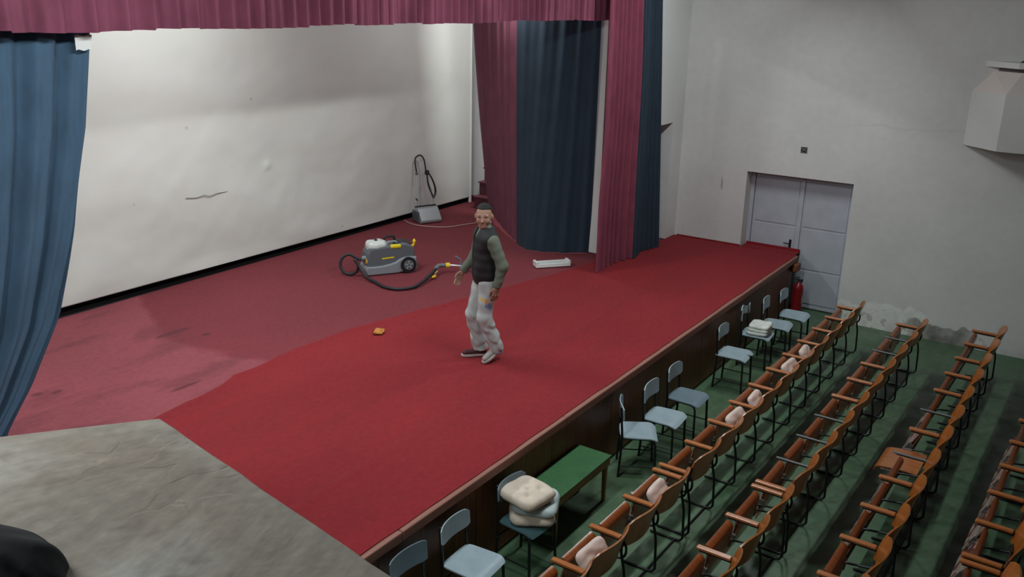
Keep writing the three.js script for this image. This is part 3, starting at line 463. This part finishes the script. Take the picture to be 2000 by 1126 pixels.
{ // carpet extraction cleaner
  const t = thing('carpet_cleaner', 'grey and yellow carpet cleaning machine standing on the stage', 'cleaner', [-4.62, HS + 0.012, -4.58], -32 * D2R);
  const G = plain(0x5c6066, 0.5), G2 = plain(0x84888e, 0.5), K = plain(0x1b1c1f, 0.5), Y = plain(0xe4c81e, 0.45), Wt = plain(0xc9ccc6, 0.25);
  const body = new THREE.Shape(); body.moveTo(-0.30, 0.06); body.quadraticCurveTo(-0.34, 0.16, -0.31, 0.30); body.lineTo(-0.28, 0.36); body.lineTo(0.2, 0.40); body.quadraticCurveTo(0.33, 0.38, 0.34, 0.28); body.lineTo(0.33, 0.1); body.quadraticCurveTo(0.2, 0.05, -0.30, 0.06);
  const ex = (s, d, b) => new THREE.ExtrudeGeometry(s, { depth: d - 2 * b, bevelEnabled: true, bevelSize: b, bevelThickness: b, bevelSegments: 3, curveSegments: 10 }).translate(0, 0, -d / 2 + b);
  const b = obj('body', ex(body, 0.30, 0.03), G, t);
  const lt = new THREE.Mesh(); const stripe = obj('name_strip', bx(-0.12, 0.06, 0.225, 0.245, 0.148, 0.153), Y, b); stripe.rotation.z = 0.04; stripe.userData.label = 'small yellow lettering strip';
  const base = new THREE.Shape(); base.moveTo(-0.34, 0.02); base.quadraticCurveTo(-0.37, 0.07, -0.34, 0.11); base.quadraticCurveTo(-0.1, 0.09, 0.08, 0.15); base.quadraticCurveTo(0.2, 0.24, 0.36, 0.2); base.lineTo(0.37, 0.06); base.lineTo(0.1, 0.02); base.lineTo(-0.34, 0.02);
  obj('base', ex(base, 0.36, 0.02), G2, t);
  for (const s of [-1, 1]) { const w = obj('wheel', new THREE.CylinderGeometry(0.115, 0.115, 0.05, 28).rotateX(Math.PI / 2).translate(0.25, 0.115, s * 0.185), K, t); obj('hub_cap', new THREE.CylinderGeometry(0.07, 0.075, 0.012, 24).rotateX(Math.PI / 2).translate(0.25, 0.115, s * 0.214), plain(0x5e6066, 0.5), w);
    for (let i = 0; i < 5; i++) { const a = i * 1.257; obj('spoke', bx(-0.012, 0.012, 0.015, 0.064, -0.004, 0.004, 0.002).rotateZ(a).translate(0.25, 0.115, s * 0.222), G2, w); } }
  obj('tank_lid', surfNet((x, y, z) => { const q = Math.pow(Math.pow(Math.abs(x + 0.17) / 0.15, 3) + Math.pow(Math.abs(z) / 0.135, 3) + Math.pow(Math.abs(y - 0.39) / 0.085, 3), 1 / 3) - 1; return q * 0.08 + 0.004 * Math.sin(x * 40) * Math.cos(z * 40); }, [-0.36, 0.27, -0.17], [0.02, 0.5, 0.17], 0.010), Wt, t).userData.label = 'clear whitish tank lid';
  obj('lid_cap', new THREE.CylinderGeometry(0.022, 0.026, 0.02, 14).translate(-0.18, 0.48, 0.02), K, t);
  obj('rear_tray', bx(0.06, 0.31, 0.385, 0.43, -0.12, 0.12, 0.02), K, t);
  obj('carry_handle', bar([[-0.02, 0.38, -0.1], [-0.03, 0.48, -0.1], [0.12, 0.49, -0.1], [0.14, 0.40, -0.1]], 0.017, 0.04, 8), K, t);
  obj('front_handle', bar([[-0.03, 0.39, 0.07], [-0.02, 0.45, 0.07], [0.11, 0.45, 0.07], [0.12, 0.39, 0.07]], 0.015, 0.03, 8), G2, t);
  obj('clip', bx(0.0, 0.16, 0.365, 0.42, 0.1, 0.16, 0.02), Y, t).userData.label = 'yellow latch';
  obj('hook', [bar([[0.33, 0.34, 0.05], [0.38, 0.37, 0.05], [0.385, 0.44, 0.05]], 0.018, 0.03, 8), new THREE.SphereGeometry(0.026, 12, 8).translate(0.385, 0.42, 0.05)], Y, t).userData.label = 'yellow cord hook';
  obj('hose_socket', new THREE.CylinderGeometry(0.03, 0.034, 0.08, 16).rotateZ(Math.PI / 2).translate(-0.36, 0.24, 0.06), G2, t); obj('socket_ring', new THREE.TorusGeometry(0.034, 0.012, 8, 16).rotateY(Math.PI / 2).translate(-0.345, 0.2, 0.1), plain(0xd9a52a, 0.45), t);
}
{ // suction hose and wand
  const t = thing('suction_hose', 'black ribbed suction hose with a grey and yellow wand on the carpet', 'hose', [0, 0, 0]); const K = plain(0x26242a, 0.55), G = plain(0x6a6a70, 0.5), Y = plain(0xe0bf22, 0.45);
  const pts = [[-4.93, 1.19, -4.75], [-4.97, 1.16, -4.80], ...[95, 130, 165, 200, 235, 270, 305, 340, 375, 410].map(d => { const a = d * D2R, R = 0.135; return [-5.03 + 0.557 * R * Math.cos(a) - 0.0004 * d, 1.105 + R * Math.sin(a), -4.93 + 0.83 * R * Math.cos(a) + 0.0003 * d]; }), [-5.12, 1.1, -4.66], [-5.15, 0.99, -4.5], [-5.2, 0.975, -4.3], [-5.28, 0.972, -4.05], [-5.24, 0.972, -3.85], [-5.06, 0.974, -3.74], [-4.85, 0.985, -3.76], [-4.66, 1.0, -3.8]];
  const c = new THREE.CatmullRomCurve3(pts.map(p => V(...p))); const g = new THREE.TubeGeometry(c, 420, 0.023, 10); { const p = g.attributes.position; const q = V(0, 0, 0); for (let i = 0; i <= 420; i++) { if (i % 2) continue; const o = c.getPointAt(i / 420); for (let k = 0; k <= 10; k++) { const n = i * 11 + k; q.set(p.getX(n), p.getY(n), p.getZ(n)).sub(o).multiplyScalar(0.86).add(o); p.setXYZ(n, q.x, q.y, q.z); } } g.computeVertexNormals(); }
  obj('hose', g, K, t);
  obj('grip', [bar([[-4.7, 1.0, -3.8], [-4.55, 1.02, -3.83], [-4.36, 1.04, -3.9]], 0.026, 0.05, 10)], plain(0x232227, 0.5), t);
  obj('trigger', bar([[-4.56, 0.985, -3.79], [-4.5, 0.985, -3.8]], 0.02, 0.02, 8), Y, t); obj('lever', bar([[-4.46, 1.0, -3.84], [-4.4, 1.03, -3.84]], 0.01, 0.02, 8), plain(0xc9a06a, 0.5), t);
  obj('elbow', bar([[-4.37, 1.04, -3.9], [-4.27, 1.07, -3.92], [-4.19, 1.06, -3.86]], 0.03, 0.06, 10), G, t);
  obj('collar', new THREE.CylinderGeometry(0.038, 0.038, 0.06, 16).rotateX(Math.PI / 2).rotateY(0.75).translate(-4.165, 1.06, -3.835), Y, t);
  obj('tube', bar([[-4.16, 1.06, -3.83], [-3.72, 1.0, -3.4]], 0.016, 0.02, 10), plain(0xd8d8da, 0.25, 0.7), t);
  obj('second_collar', new THREE.CylinderGeometry(0.036, 0.036, 0.07, 16).rotateX(Math.PI / 2).rotateY(0.75).translate(-3.96, 1.033, -3.635), Y, t);
  obj('handle', bar([[-4.02, 1.04, -3.7], [-4.02, 1.13, -3.71], [-4.07, 1.18, -3.76]], 0.018, 0.04, 8), G, t);
}
{ // upright brush machine by the screen
  const t = thing('upright_scrubber', 'silver upright carpet brush machine leaning by the screen', 'scrubber', [-1.9, HS + 0.006, -6.08], -0.42); const S = plain(0xb4b7ba, 0.35, 0.6), K = plain(0x1d1d20, 0.5), DG = plain(0x55585c, 0.5);
  const s = new THREE.Shape(); s.moveTo(-0.17, 0.01); s.lineTo(0.15, 0.01); s.quadraticCurveTo(0.19, 0.02, 0.18, 0.06); s.lineTo(0.04, 0.235); s.quadraticCurveTo(0, 0.26, -0.05, 0.245); s.quadraticCurveTo(-0.2, 0.2, -0.17, 0.01);
  const hd = new THREE.ExtrudeGeometry(s, { depth: 0.38, bevelEnabled: true, bevelSize: 0.008, bevelThickness: 0.01, bevelSegments: 2 }).rotateY(-Math.PI / 2).translate(0.19, 0, 0);
  obj('brush_housing', hd, S, t); for (const k of [-1, 1]) obj('side_cover', bx(k * 0.205 - 0.012, k * 0.205 + 0.012, 0.012, 0.2, -0.16, 0.10, 0.01), DG, t);
  obj('hinge_bar', bar([[-0.2, 0.27, -0.06], [0.2, 0.27, -0.06]], 0.014), K, t);
  obj('frame', [bar([[-0.17, 0.2, -0.06], [-0.16, 0.36, -0.08]], 0.012), bar([[0.17, 0.2, -0.06], [0.16, 0.42, -0.09]], 0.012), bar([[-0.16, 0.36, -0.08], [-0.11, 0.78, -0.16], [-0.1, 1.0, -0.2]], 0.008), bar([[0.16, 0.42, -0.09], [0.07, 0.85, -0.18]], 0.012)], S, t);
  obj('handle', bar([[-0.11, 0.84, -0.17], [-0.125, 1.0, -0.2], [-0.11, 1.12, -0.23], [0.0, 1.16, -0.24], [0.06, 1.08, -0.22], [0.08, 0.84, -0.18]], 0.014, 0.1, 10, 50), K, t);
  obj('grip_knob', [new THREE.SphereGeometry(0.028, 12, 8).translate(-0.11, 0.84, -0.17)], DG, t); obj('switch_box', bx(0.06, 0.13, 0.8, 0.88, -0.21, -0.15, 0.01), K, t);
  obj('lock_lever', bar([[-0.19, 0.42, -0.05], [-0.15, 0.38, -0.07]], 0.012), K, t);
  obj('cable_loop', [spline([[0.09, 0.86, -0.15], [0.16, 0.74, -0.13], [0.21, 0.55, -0.1], [0.19, 0.42, -0.09], [0.13, 0.5, -0.1], [0.08, 0.68, -0.13]], 0.011, 60, 8, true), spline([[0.10, 0.84, -0.14], [0.19, 0.68, -0.11], [0.22, 0.5, -0.08], [0.17, 0.39, -0.08], [0.12, 0.54, -0.1], [0.085, 0.72, -0.14]], 0.010, 60, 8, true)], K, t);
}
tag(obj('power_cable', spline([[-2.12, 0.955, -6.42], [-2.22, 0.955, -6.25], [-2.27, 0.955, -6.0], [-2.2, 0.955, -5.75], [-2.05, 0.955, -5.52], [-1.65, 0.955, -5.36], [-1.3, 0.955, -5.24]], 0.011, 80, 6), plain(0xb08a88, 0.6)), 'pale cable trailing over the carpet in front of the brush machine', 'cable');
tag(obj('white_box', uvm(new ConvexGeometry([[0, 0, 0], [0.16, 0, 0.02], [0.13, 0, 0.14], [-0.02, 0, 0.12], [0.01, 0.07, 0.02], [0.17, 0.09, 0.04], [0.12, 0.06, 0.13]].map(p => V(...p)))), white), 'small white crumpled box behind the man\'s shoulder', 'box').position.set(-1.42, HS + 0.008, -5.24);
// scraps on the hall floor
for (const [x, z, l] of [[-6.62, 0.47, 'small pale paper scrap on the green floor near the table'], [-8.05, 0.72, 'small pale paper scrap on the green floor in front of the cushion chair']]) { const o = obj('paper_scrap', shell((u, v) => [(u - 0.5) * 0.05, 0.004 + 0.006 * Math.sin(u * 5 + v * 3) * 0.5 + 0.004, (v - 0.5) * 0.035], 5, 4, 0.002), plain(0xb9b39a, 0.8)); o.position.set(x, 0.001, z); o.rotation.y = x; tag(o, l, 'litter'); }
// dark bag on the ledge
{ const g = surfNet((x, y, z) => Math.sqrt(Math.pow(x / 0.20, 2) + Math.pow(y / 0.11, 2) + Math.pow(z / 0.16, 2)) * 0.11 - 0.11 + 0.02 * fbm(x * 9, z * 9, 3, y * 9), [-0.26, 0.0, -0.22], [0.26, 0.18, 0.22], 0.008);
  const o = obj('dark_bag', g, clothMat([26, 28, 34], 0.1)); o.position.set(-13.43, 3.702, 2.33); o.rotation.y = 0.5; tag(o, 'dark cloth bag lying on the concrete ledge', 'bag'); }

// ------------------------------------------------------------------ the man
{
  const man = thing('person', 'man in a black vest, green sweater and pale grey trousers walking on the stage', 'person', [-6.47, HS + 0.012, -1.5], -127 * D2R);
  const cap = (x, y, z, a, b, ra, rb) => { const bx0 = b[0] - a[0], by = b[1] - a[1], bz = b[2] - a[2], px = x - a[0], py = y - a[1], pz = z - a[2]; const h = clamp((px * bx0 + py * by + pz * bz) / (bx0 * bx0 + by * by + bz * bz)); return Math.hypot(px - bx0 * h, py - by * h, pz - bz * h) - lerp(ra, rb, h); };
  const ell = (x, y, z, c, r) => { const k0 = Math.hypot((x - c[0]) / r[0], (y - c[1]) / r[1], (z - c[2]) / r[2]); return (k0 - 1) * Math.min(...r); };
  const smin = (a, b, k) => { const h = Math.max(k - Math.abs(a - b), 0) / k; return Math.min(a, b) - h * h * k * 0.25; };
  const J = { pel: [0, 0.93, 0], che: [0, 1.24, 0.01], nek: [0, 1.44, 0.0], lsh: [0.185, 1.385, -0.01], lel: [0.255, 1.12, -0.10], lwr: [0.245, 0.885, -0.04], rsh: [-0.185, 1.385, 0.01], rel: [-0.255, 1.13, 0.04], rwr: [-0.24, 0.94, 0.20],
    lhi: [0.095, 0.90, 0], lkn: [0.115, 0.51, 0.05], lan: [0.11, 0.145, -0.10], rhi: [-0.095, 0.90, 0], rkn: [-0.085, 0.50, 0.12], ran: [-0.085, 0.085, 0.03] };
  const arms = (x, y, z, e, ew = e) => smin(smin(cap(x, y, z, J.lsh, J.lel, 0.05 + e, 0.04 + e), cap(x, y, z, J.lel, J.lwr, 0.04 + e, 0.028 + ew), 0.03), smin(cap(x, y, z, J.rsh, J.rel, 0.05 + e, 0.04 + e), cap(x, y, z, J.rel, J.rwr, 0.04 + e, 0.028 + ew), 0.03), 0.001);
  const torso = (x, y, z, e) => { let d = ell(x, y, z, [0, 1.24, 0.01], [0.165 + e, 0.26 + e, 0.105 + e]); d = smin(d, ell(x, y, z, [0, 0.97, 0], [0.15 + e, 0.16 + e, 0.105 + e]), 0.12); d = smin(d, cap(x, y, z, [-0.15, 1.385, 0], [0.15, 1.385, 0], 0.055 + e, 0.055 + e), 0.08); return d; };
  const legs = (x, y, z, e, eb = e) => { const L = smin(cap(x, y, z, J.lhi, J.lkn, 0.082 + e, 0.056 + e), cap(x, y, z, J.lkn, J.lan, 0.056 + e, 0.038 + eb), 0.04), R = smin(cap(x, y, z, J.rhi, J.rkn, 0.082 + e, 0.056 + e), cap(x, y, z, J.rkn, J.ran, 0.056 + e, 0.038 + eb), 0.04); return smin(L, R, 0.02); };
  // head frame: turned towards the viewer
  const HSC = 1.1, HC = [0, 1.61, 0.03], hy = 64 * D2R, hp = 0.10; const ch = Math.cos(hy), sh = Math.sin(hy);
  const toHead = (x, y, z) => { const a = x - HC[0], b = y - HC[1], c = z - HC[2]; const X = a * ch - c * sh, Z = a * sh + c * ch; return [X, b * Math.cos(hp) - Z * Math.sin(hp) * -1 * 1 * 0 + 0, Z]; };
  const headF = (X, Y, Z) => { let d = ell(X, Y, Z, [0, 0.03, -0.01], [0.076, 0.088, 0.096]); d = smin(d, ell(X, Y, Z, [0, -0.035, 0.022], [0.060, 0.075, 0.070]), 0.04); d = smin(d, ell(X, Y, Z, [0, -0.088, 0.058], [0.030, 0.022, 0.026]), 0.03);
    d = smin(d, cap(X, Y, Z, [0, 0.012, 0.086], [0, -0.030, 0.104], 0.008, 0.014), 0.014); d = smin(d, cap(X, Y, Z, [-0.04, 0.022, 0.078], [0.04, 0.022, 0.078], 0.010, 0.010), 0.014);
    for (const s of [-1, 1]) { d = Math.max(d, -(ell(X, Y, Z, [s * 0.03, 0.004, 0.094], [0.017, 0.010, 0.014]))); d = smin(d, ell(X, Y, Z, [s * 0.029, 0.002, 0.074], [0.013, 0.011, 0.011]), 0.004); d = smin(d, ell(X, Y, Z, [s * 0.04, -0.03, 0.066], [0.022, 0.02, 0.018]), 0.02); d = smin(d, ell(X, Y, Z, [s * 0.082, -0.004, -0.006], [0.010, 0.030, 0.020]), 0.008); }
    d = smin(d, cap(X, Y, Z, [-0.02, -0.058, 0.082], [0.02, -0.058, 0.082], 0.006, 0.006), 0.008); d = Math.max(d, -cap(X, Y, Z, [-0.022, -0.0545, 0.094], [0.022, -0.0545, 0.094], 0.0035, 0.0035)); return d; };
  const toMan = (g) => { const p = g.attributes.position; for (let i = 0; i < p.count; i++) { const X = p.getX(i), Y = p.getY(i), Z = p.getZ(i); p.setXYZ(i, HSC * (X * ch + Z * sh) + HC[0], HSC * Y + HC[1], HSC * (-X * sh + Z * ch) + HC[2]); } g.computeVertexNormals(); return g; };
  const headG = toMan(surfNet((X, Y, Z) => smin(headF(X, Y, Z), cap(X, Y, Z, [0, -0.06, -0.015], [0, -0.17, -0.03], 0.050, 0.055), 0.02), [-0.115, -0.2, -0.13], [0.115, 0.14, 0.13], 0.0042));
  const hand = (wr, dir, side, curl) => { // local hand: along +Y' = dir, palm faces inwards
    const d = V(...dir).normalize(), n = V(side, 0, 0).sub(d.clone().multiplyScalar(side * d.x)).normalize(), w = d.clone().cross(n).normalize(); const F = w.z > 0 ? 1 : -1;
    const at = (a, b, c) => [wr[0] + d.x * a + w.x * F * b + n.x * c, wr[1] + d.y * a + w.y * F * b + n.y * c, wr[2] + d.z * a + w.z * F * b + n.z * c];
    const bones = [[at(-0.04, 0, 0), at(0.02, 0, 0), 0.026, 0.024], [at(0.02, 0.018, 0), at(0.085, 0.026, -0.004), 0.017, 0.013], [at(0.02, -0.018, 0), at(0.08, -0.028, -0.004), 0.017, 0.012], [at(0.02, 0, 0), at(0.085, 0, 0), 0.017, 0.014]];
    [[0.028, 0.075], [0.009, 0.085], [-0.010, 0.078], [-0.028, 0.06]].forEach(([b, L]) => { const a1 = at(0.085, b, -0.003), a2 = at(0.085 + L * 0.5, b * 1.05, -0.003 - curl * 0.02), a3 = at(0.085 + L * 0.9, b, -0.003 - curl * 0.055); bones.push([a1, a2, 0.0098, 0.009], [a2, a3, 0.009, 0.0078]); });
    bones.push([at(0.015, 0.026, -0.004), at(0.05, 0.05, -0.018), 0.014, 0.011], [at(0.05, 0.05, -0.018), at(0.085, 0.052, -0.026), 0.011, 0.009]);
    const lo = [9, 9, 9], hi = [-9, -9, -9]; bones.forEach(b => [b[0], b[1]].forEach(q => { for (let k = 0; k < 3; k++) { lo[k] = Math.min(lo[k], q[k] - 0.035); hi[k] = Math.max(hi[k], q[k] + 0.035); } }));
    return surfNet((x, y, z) => { let r = 1; for (const b of bones) r = smin(r, cap(x, y, z, b[0], b[1], b[2], b[3]), 0.006); return r; }, lo, hi, 0.0042); };
  const bodyG = surfNet((x, y, z) => { let d = torso(x, y, z, 0); d = smin(d, cap(x, y, z, [0, 1.38, -0.01], [0, 1.48, 0.0], 0.056, 0.052), 0.04); d = smin(d, arms(x, y, z, 0), 0.04); d = smin(d, legs(x, y, z, 0), 0.04); return d; }, [-0.38, 0.06, -0.28], [0.38, 1.52, 0.32], 0.013);
  const skin = std({ color: 0x9c7563, roughness: 0.55 });
  obj('body', merge([bodyG, headG, hand(J.lwr, [-0.03, -1, 0.12], 1, 0.8), hand(J.rwr, [0.05, -0.85, 0.5], -1, 0.7)]), skin, man).userData.label = 'face and hands of the man';
  // hair, brows, eyes, beard shadow as dark short hair
  const hairM = std({ color: 0x0c0a09, roughness: 0.8 });
  obj('hair', toMan(surfNet((X, Y, Z) => { let d = ell(X, Y, Z, [0, 0.037, -0.013], [0.081, 0.092, 0.101]); const line = Z > 0.02 ? 0.078 + (Z - 0.02) * 0.12 : lerp(0.078, -0.04, sstep(0.02, -0.045, Z)); d = Math.max(d, line - Y); return d + 0.0025 * ns(X * 70, Y * 70, Z * 70); }, [-0.11, -0.14, -0.14], [0.11, 0.15, 0.12], 0.005)), hairM, man);
  const face = (g) => toMan(g);
  obj('eyebrow', face(merge([spline([[-0.046, 0.021, 0.080], [-0.03, 0.028, 0.0875], [-0.014, 0.024, 0.0895]], 0.0035, 10, 6), spline([[0.046, 0.021, 0.080], [0.03, 0.028, 0.0875], [0.014, 0.024, 0.0895]], 0.0035, 10, 6)])), hairM, man);
  obj('eye', face(merge([-1, 1].map(s => new THREE.SphereGeometry(0.0062, 10, 8).translate(s * 0.029, 0.003, 0.0805)))), plain(0x1c1512, 0.2), man);
  obj('lips', face(merge([spline([[-0.02, -0.057, 0.085], [0, -0.0585, 0.0905], [0.02, -0.057, 0.085]], 0.0038, 10, 6)])), plain(0x85574c, 0.5), man);
  const green = clothMat([140, 150, 136], 0.06), black = clothMat([30, 31, 35], 0.08), blackV = std({ color: 0x151619, roughness: 0.75 });
  const wr = (x, y, z) => 0.0015 * Math.sin(y * 70 + x * 30 + z * 20) + 0.006 * ns(x * 14, y * 14, z * 14);
  obj('sweater', surfNet((x, y, z) => { let d = smin(torso(x, y, z, 0.010), arms(x, y, z, 0.020, 0.016) , 0.035); d = smin(d, cap(x, y, z, [0, 1.40, -0.01], [0, 1.475, 0.0], 0.062, 0.060), 0.02); d += wr(x, y, z); d = Math.max(d, 0.93 - y + (Math.abs(x) > 0.2 ? 1 * -0.2 : 0));
    for (const [e, w] of [[J.lel, J.lwr], [J.rel, J.rwr]]) { const vx = w[0] - e[0], vy = w[1] - e[1], vz = w[2] - e[2], L = Math.hypot(vx, vy, vz); const t = ((x - e[0]) * vx + (y - e[1]) * vy + (z - e[2]) * vz) / L; const near = Math.hypot(x - w[0], y - w[1], z - w[2]) < 0.12; if (near) d = Math.max(d, t - L + 0.005); } return d; }, [-0.38, 0.84, -0.28], [0.38, 1.53, 0.34], 0.010), std({ color: 0x62685c, roughness: 0.9, bumpMap: weave, bumpScale: 0.001 }), man);
  obj('vest', surfNet((x, y, z) => { let d = torso(x, y, z, 0.030) + 0.0015 * Math.sin(y * 62) + 0.004 * ns(x * 10, y * 10, z * 10); d = smin(d, cap(x, y, z, [0, 1.40, -0.012], [0, 1.50, -0.004], 0.075, 0.072), 0.03); d = Math.max(d, 0.885 - y); d = Math.max(d, y - 1.50);
      d = Math.max(d, -Math.max(cap(x, y, z, [0, 1.42, 0], [0, 1.6, 0.03], 0.058, 0.064)));
      for (const s of [-1, 1]) d = Math.max(d, -(ell(x, y, z, [s * 0.255, 1.33, -0.005], [0.072, 0.12, 0.085])));
      d = Math.max(d, -Math.max(Math.abs(x) - Math.max(0.004, (y - 1.32) * 0.32), 0.03 - z)); return d; }, [-0.28, 0.86, -0.20], [0.28, 1.53, 0.22], 0.009), blackV, man);
  const tr = surfNet((x, y, z) => { let d = legs(x, y, z, 0.022, 0.042); d = smin(d, ell(x, y, z, [0, 0.95, 0], [0.158, 0.13, 0.118]), 0.06); d += 0.007 * Math.sin(y * 30 + x * 40 - z * 30 + 5 * ns(x * 7, y * 7, z * 7)) * sstep(0.75, 0.3, y) + 0.012 * ns(x * 9, y * 9, z * 9); d = Math.max(d, y - 0.99); d = Math.max(d, 0.075 - y); return d; }, [-0.28, 0.06, -0.27], [0.28, 1.0, 0.30], 0.010);
  { const p = tr.attributes.position, c = []; for (let i = 0; i < p.count; i++) { const x = p.getX(i), y = p.getY(i), z = p.getZ(i); let q = [0.42, 0.45, 0.45]; 
      if (x > 0.06 && z > -0.02 && z < 0.12) { const a = (y - 0.72), b = (z - 0.05); if (Math.hypot(a, b * 1.3) < 0.028) q = [0.55, 0.25, 0.10]; else if (Math.hypot(a + 0.045, b + 0.015) < 0.034) q = [0.16, 0.24, 0.42]; else if (Math.hypot(a - 0.02, b - 0.04) < 0.02) q = [0.6, 0.42, 0.12]; else if (Math.hypot(a + 0.075, b + 0.045) < 0.024) q = [0.2, 0.3, 0.45]; }
      c.push(...q); } tr.setAttribute('color', new THREE.Float32BufferAttribute(c, 3)); }
  obj('trousers', tr, std({ vertexColors: true, roughness: 0.38 }), man).userData.label = 'pale grey trousers with a small coloured print on the thigh';
  // shoes
  const shoe = (an, pitch, yaw) => { const grp = new THREE.Group(); grp.name = 'shoe'; man.add(grp); const up = surfNet((x, y, z) => { let d = cap(x, y, z, [0, 0.045, -0.05], [0, 0.034, 0.15], 0.042, 0.036); d = smin(d, cap(x, y, z, [0, 0.05, -0.04], [0, 0.10, -0.035], 0.042, 0.044), 0.03); return Math.max(d, 0.02 - y, y - 0.1); }, [-0.07, 0.0, -0.12], [0.07, 0.12, 0.21], 0.008);
    obj('upper', up, plain(pitch ? 0x938e8c : 0x46161c, 0.7), grp); const so = new THREE.Shape(); so.moveTo(0, -0.095); so.bezierCurveTo(0.045, -0.095, 0.045, -0.03, 0.042, 0.02); so.bezierCurveTo(0.055, 0.1, 0.05, 0.19, 0, 0.195); so.bezierCurveTo(-0.05, 0.19, -0.05, 0.1, -0.042, 0.02); so.bezierCurveTo(-0.045, -0.03, -0.045, -0.095, 0, -0.095);
    obj('sole', new THREE.ExtrudeGeometry(so, { depth: 0.018, bevelEnabled: true, bevelSize: 0.004, bevelThickness: 0.004, bevelSegments: 2 }).rotateX(Math.PI / 2).scale(1, 1, 1).translate(0, 0.024, 0), plain(0xb4aeaa, 0.6), grp);
    grp.rotation.set(pitch, yaw, 0, 'YXZ'); return grp; };
  const sr = shoe(J.ran, 0, -0.1); sr.position.set(J.ran[0], 0.004, J.ran[2] + 0.02);
  const sl = shoe(J.lan, 0.5, 0.35); sl.position.set(J.lan[0], 0.095, J.lan[2] + 0.01);
}

// ------------------------------------------------------------------ shadows on, hand over
scene.traverse(o => { if (o.isMesh) { o.castShadow = true; o.receiveShadow = true; } });
renderer.render(scene, camera);
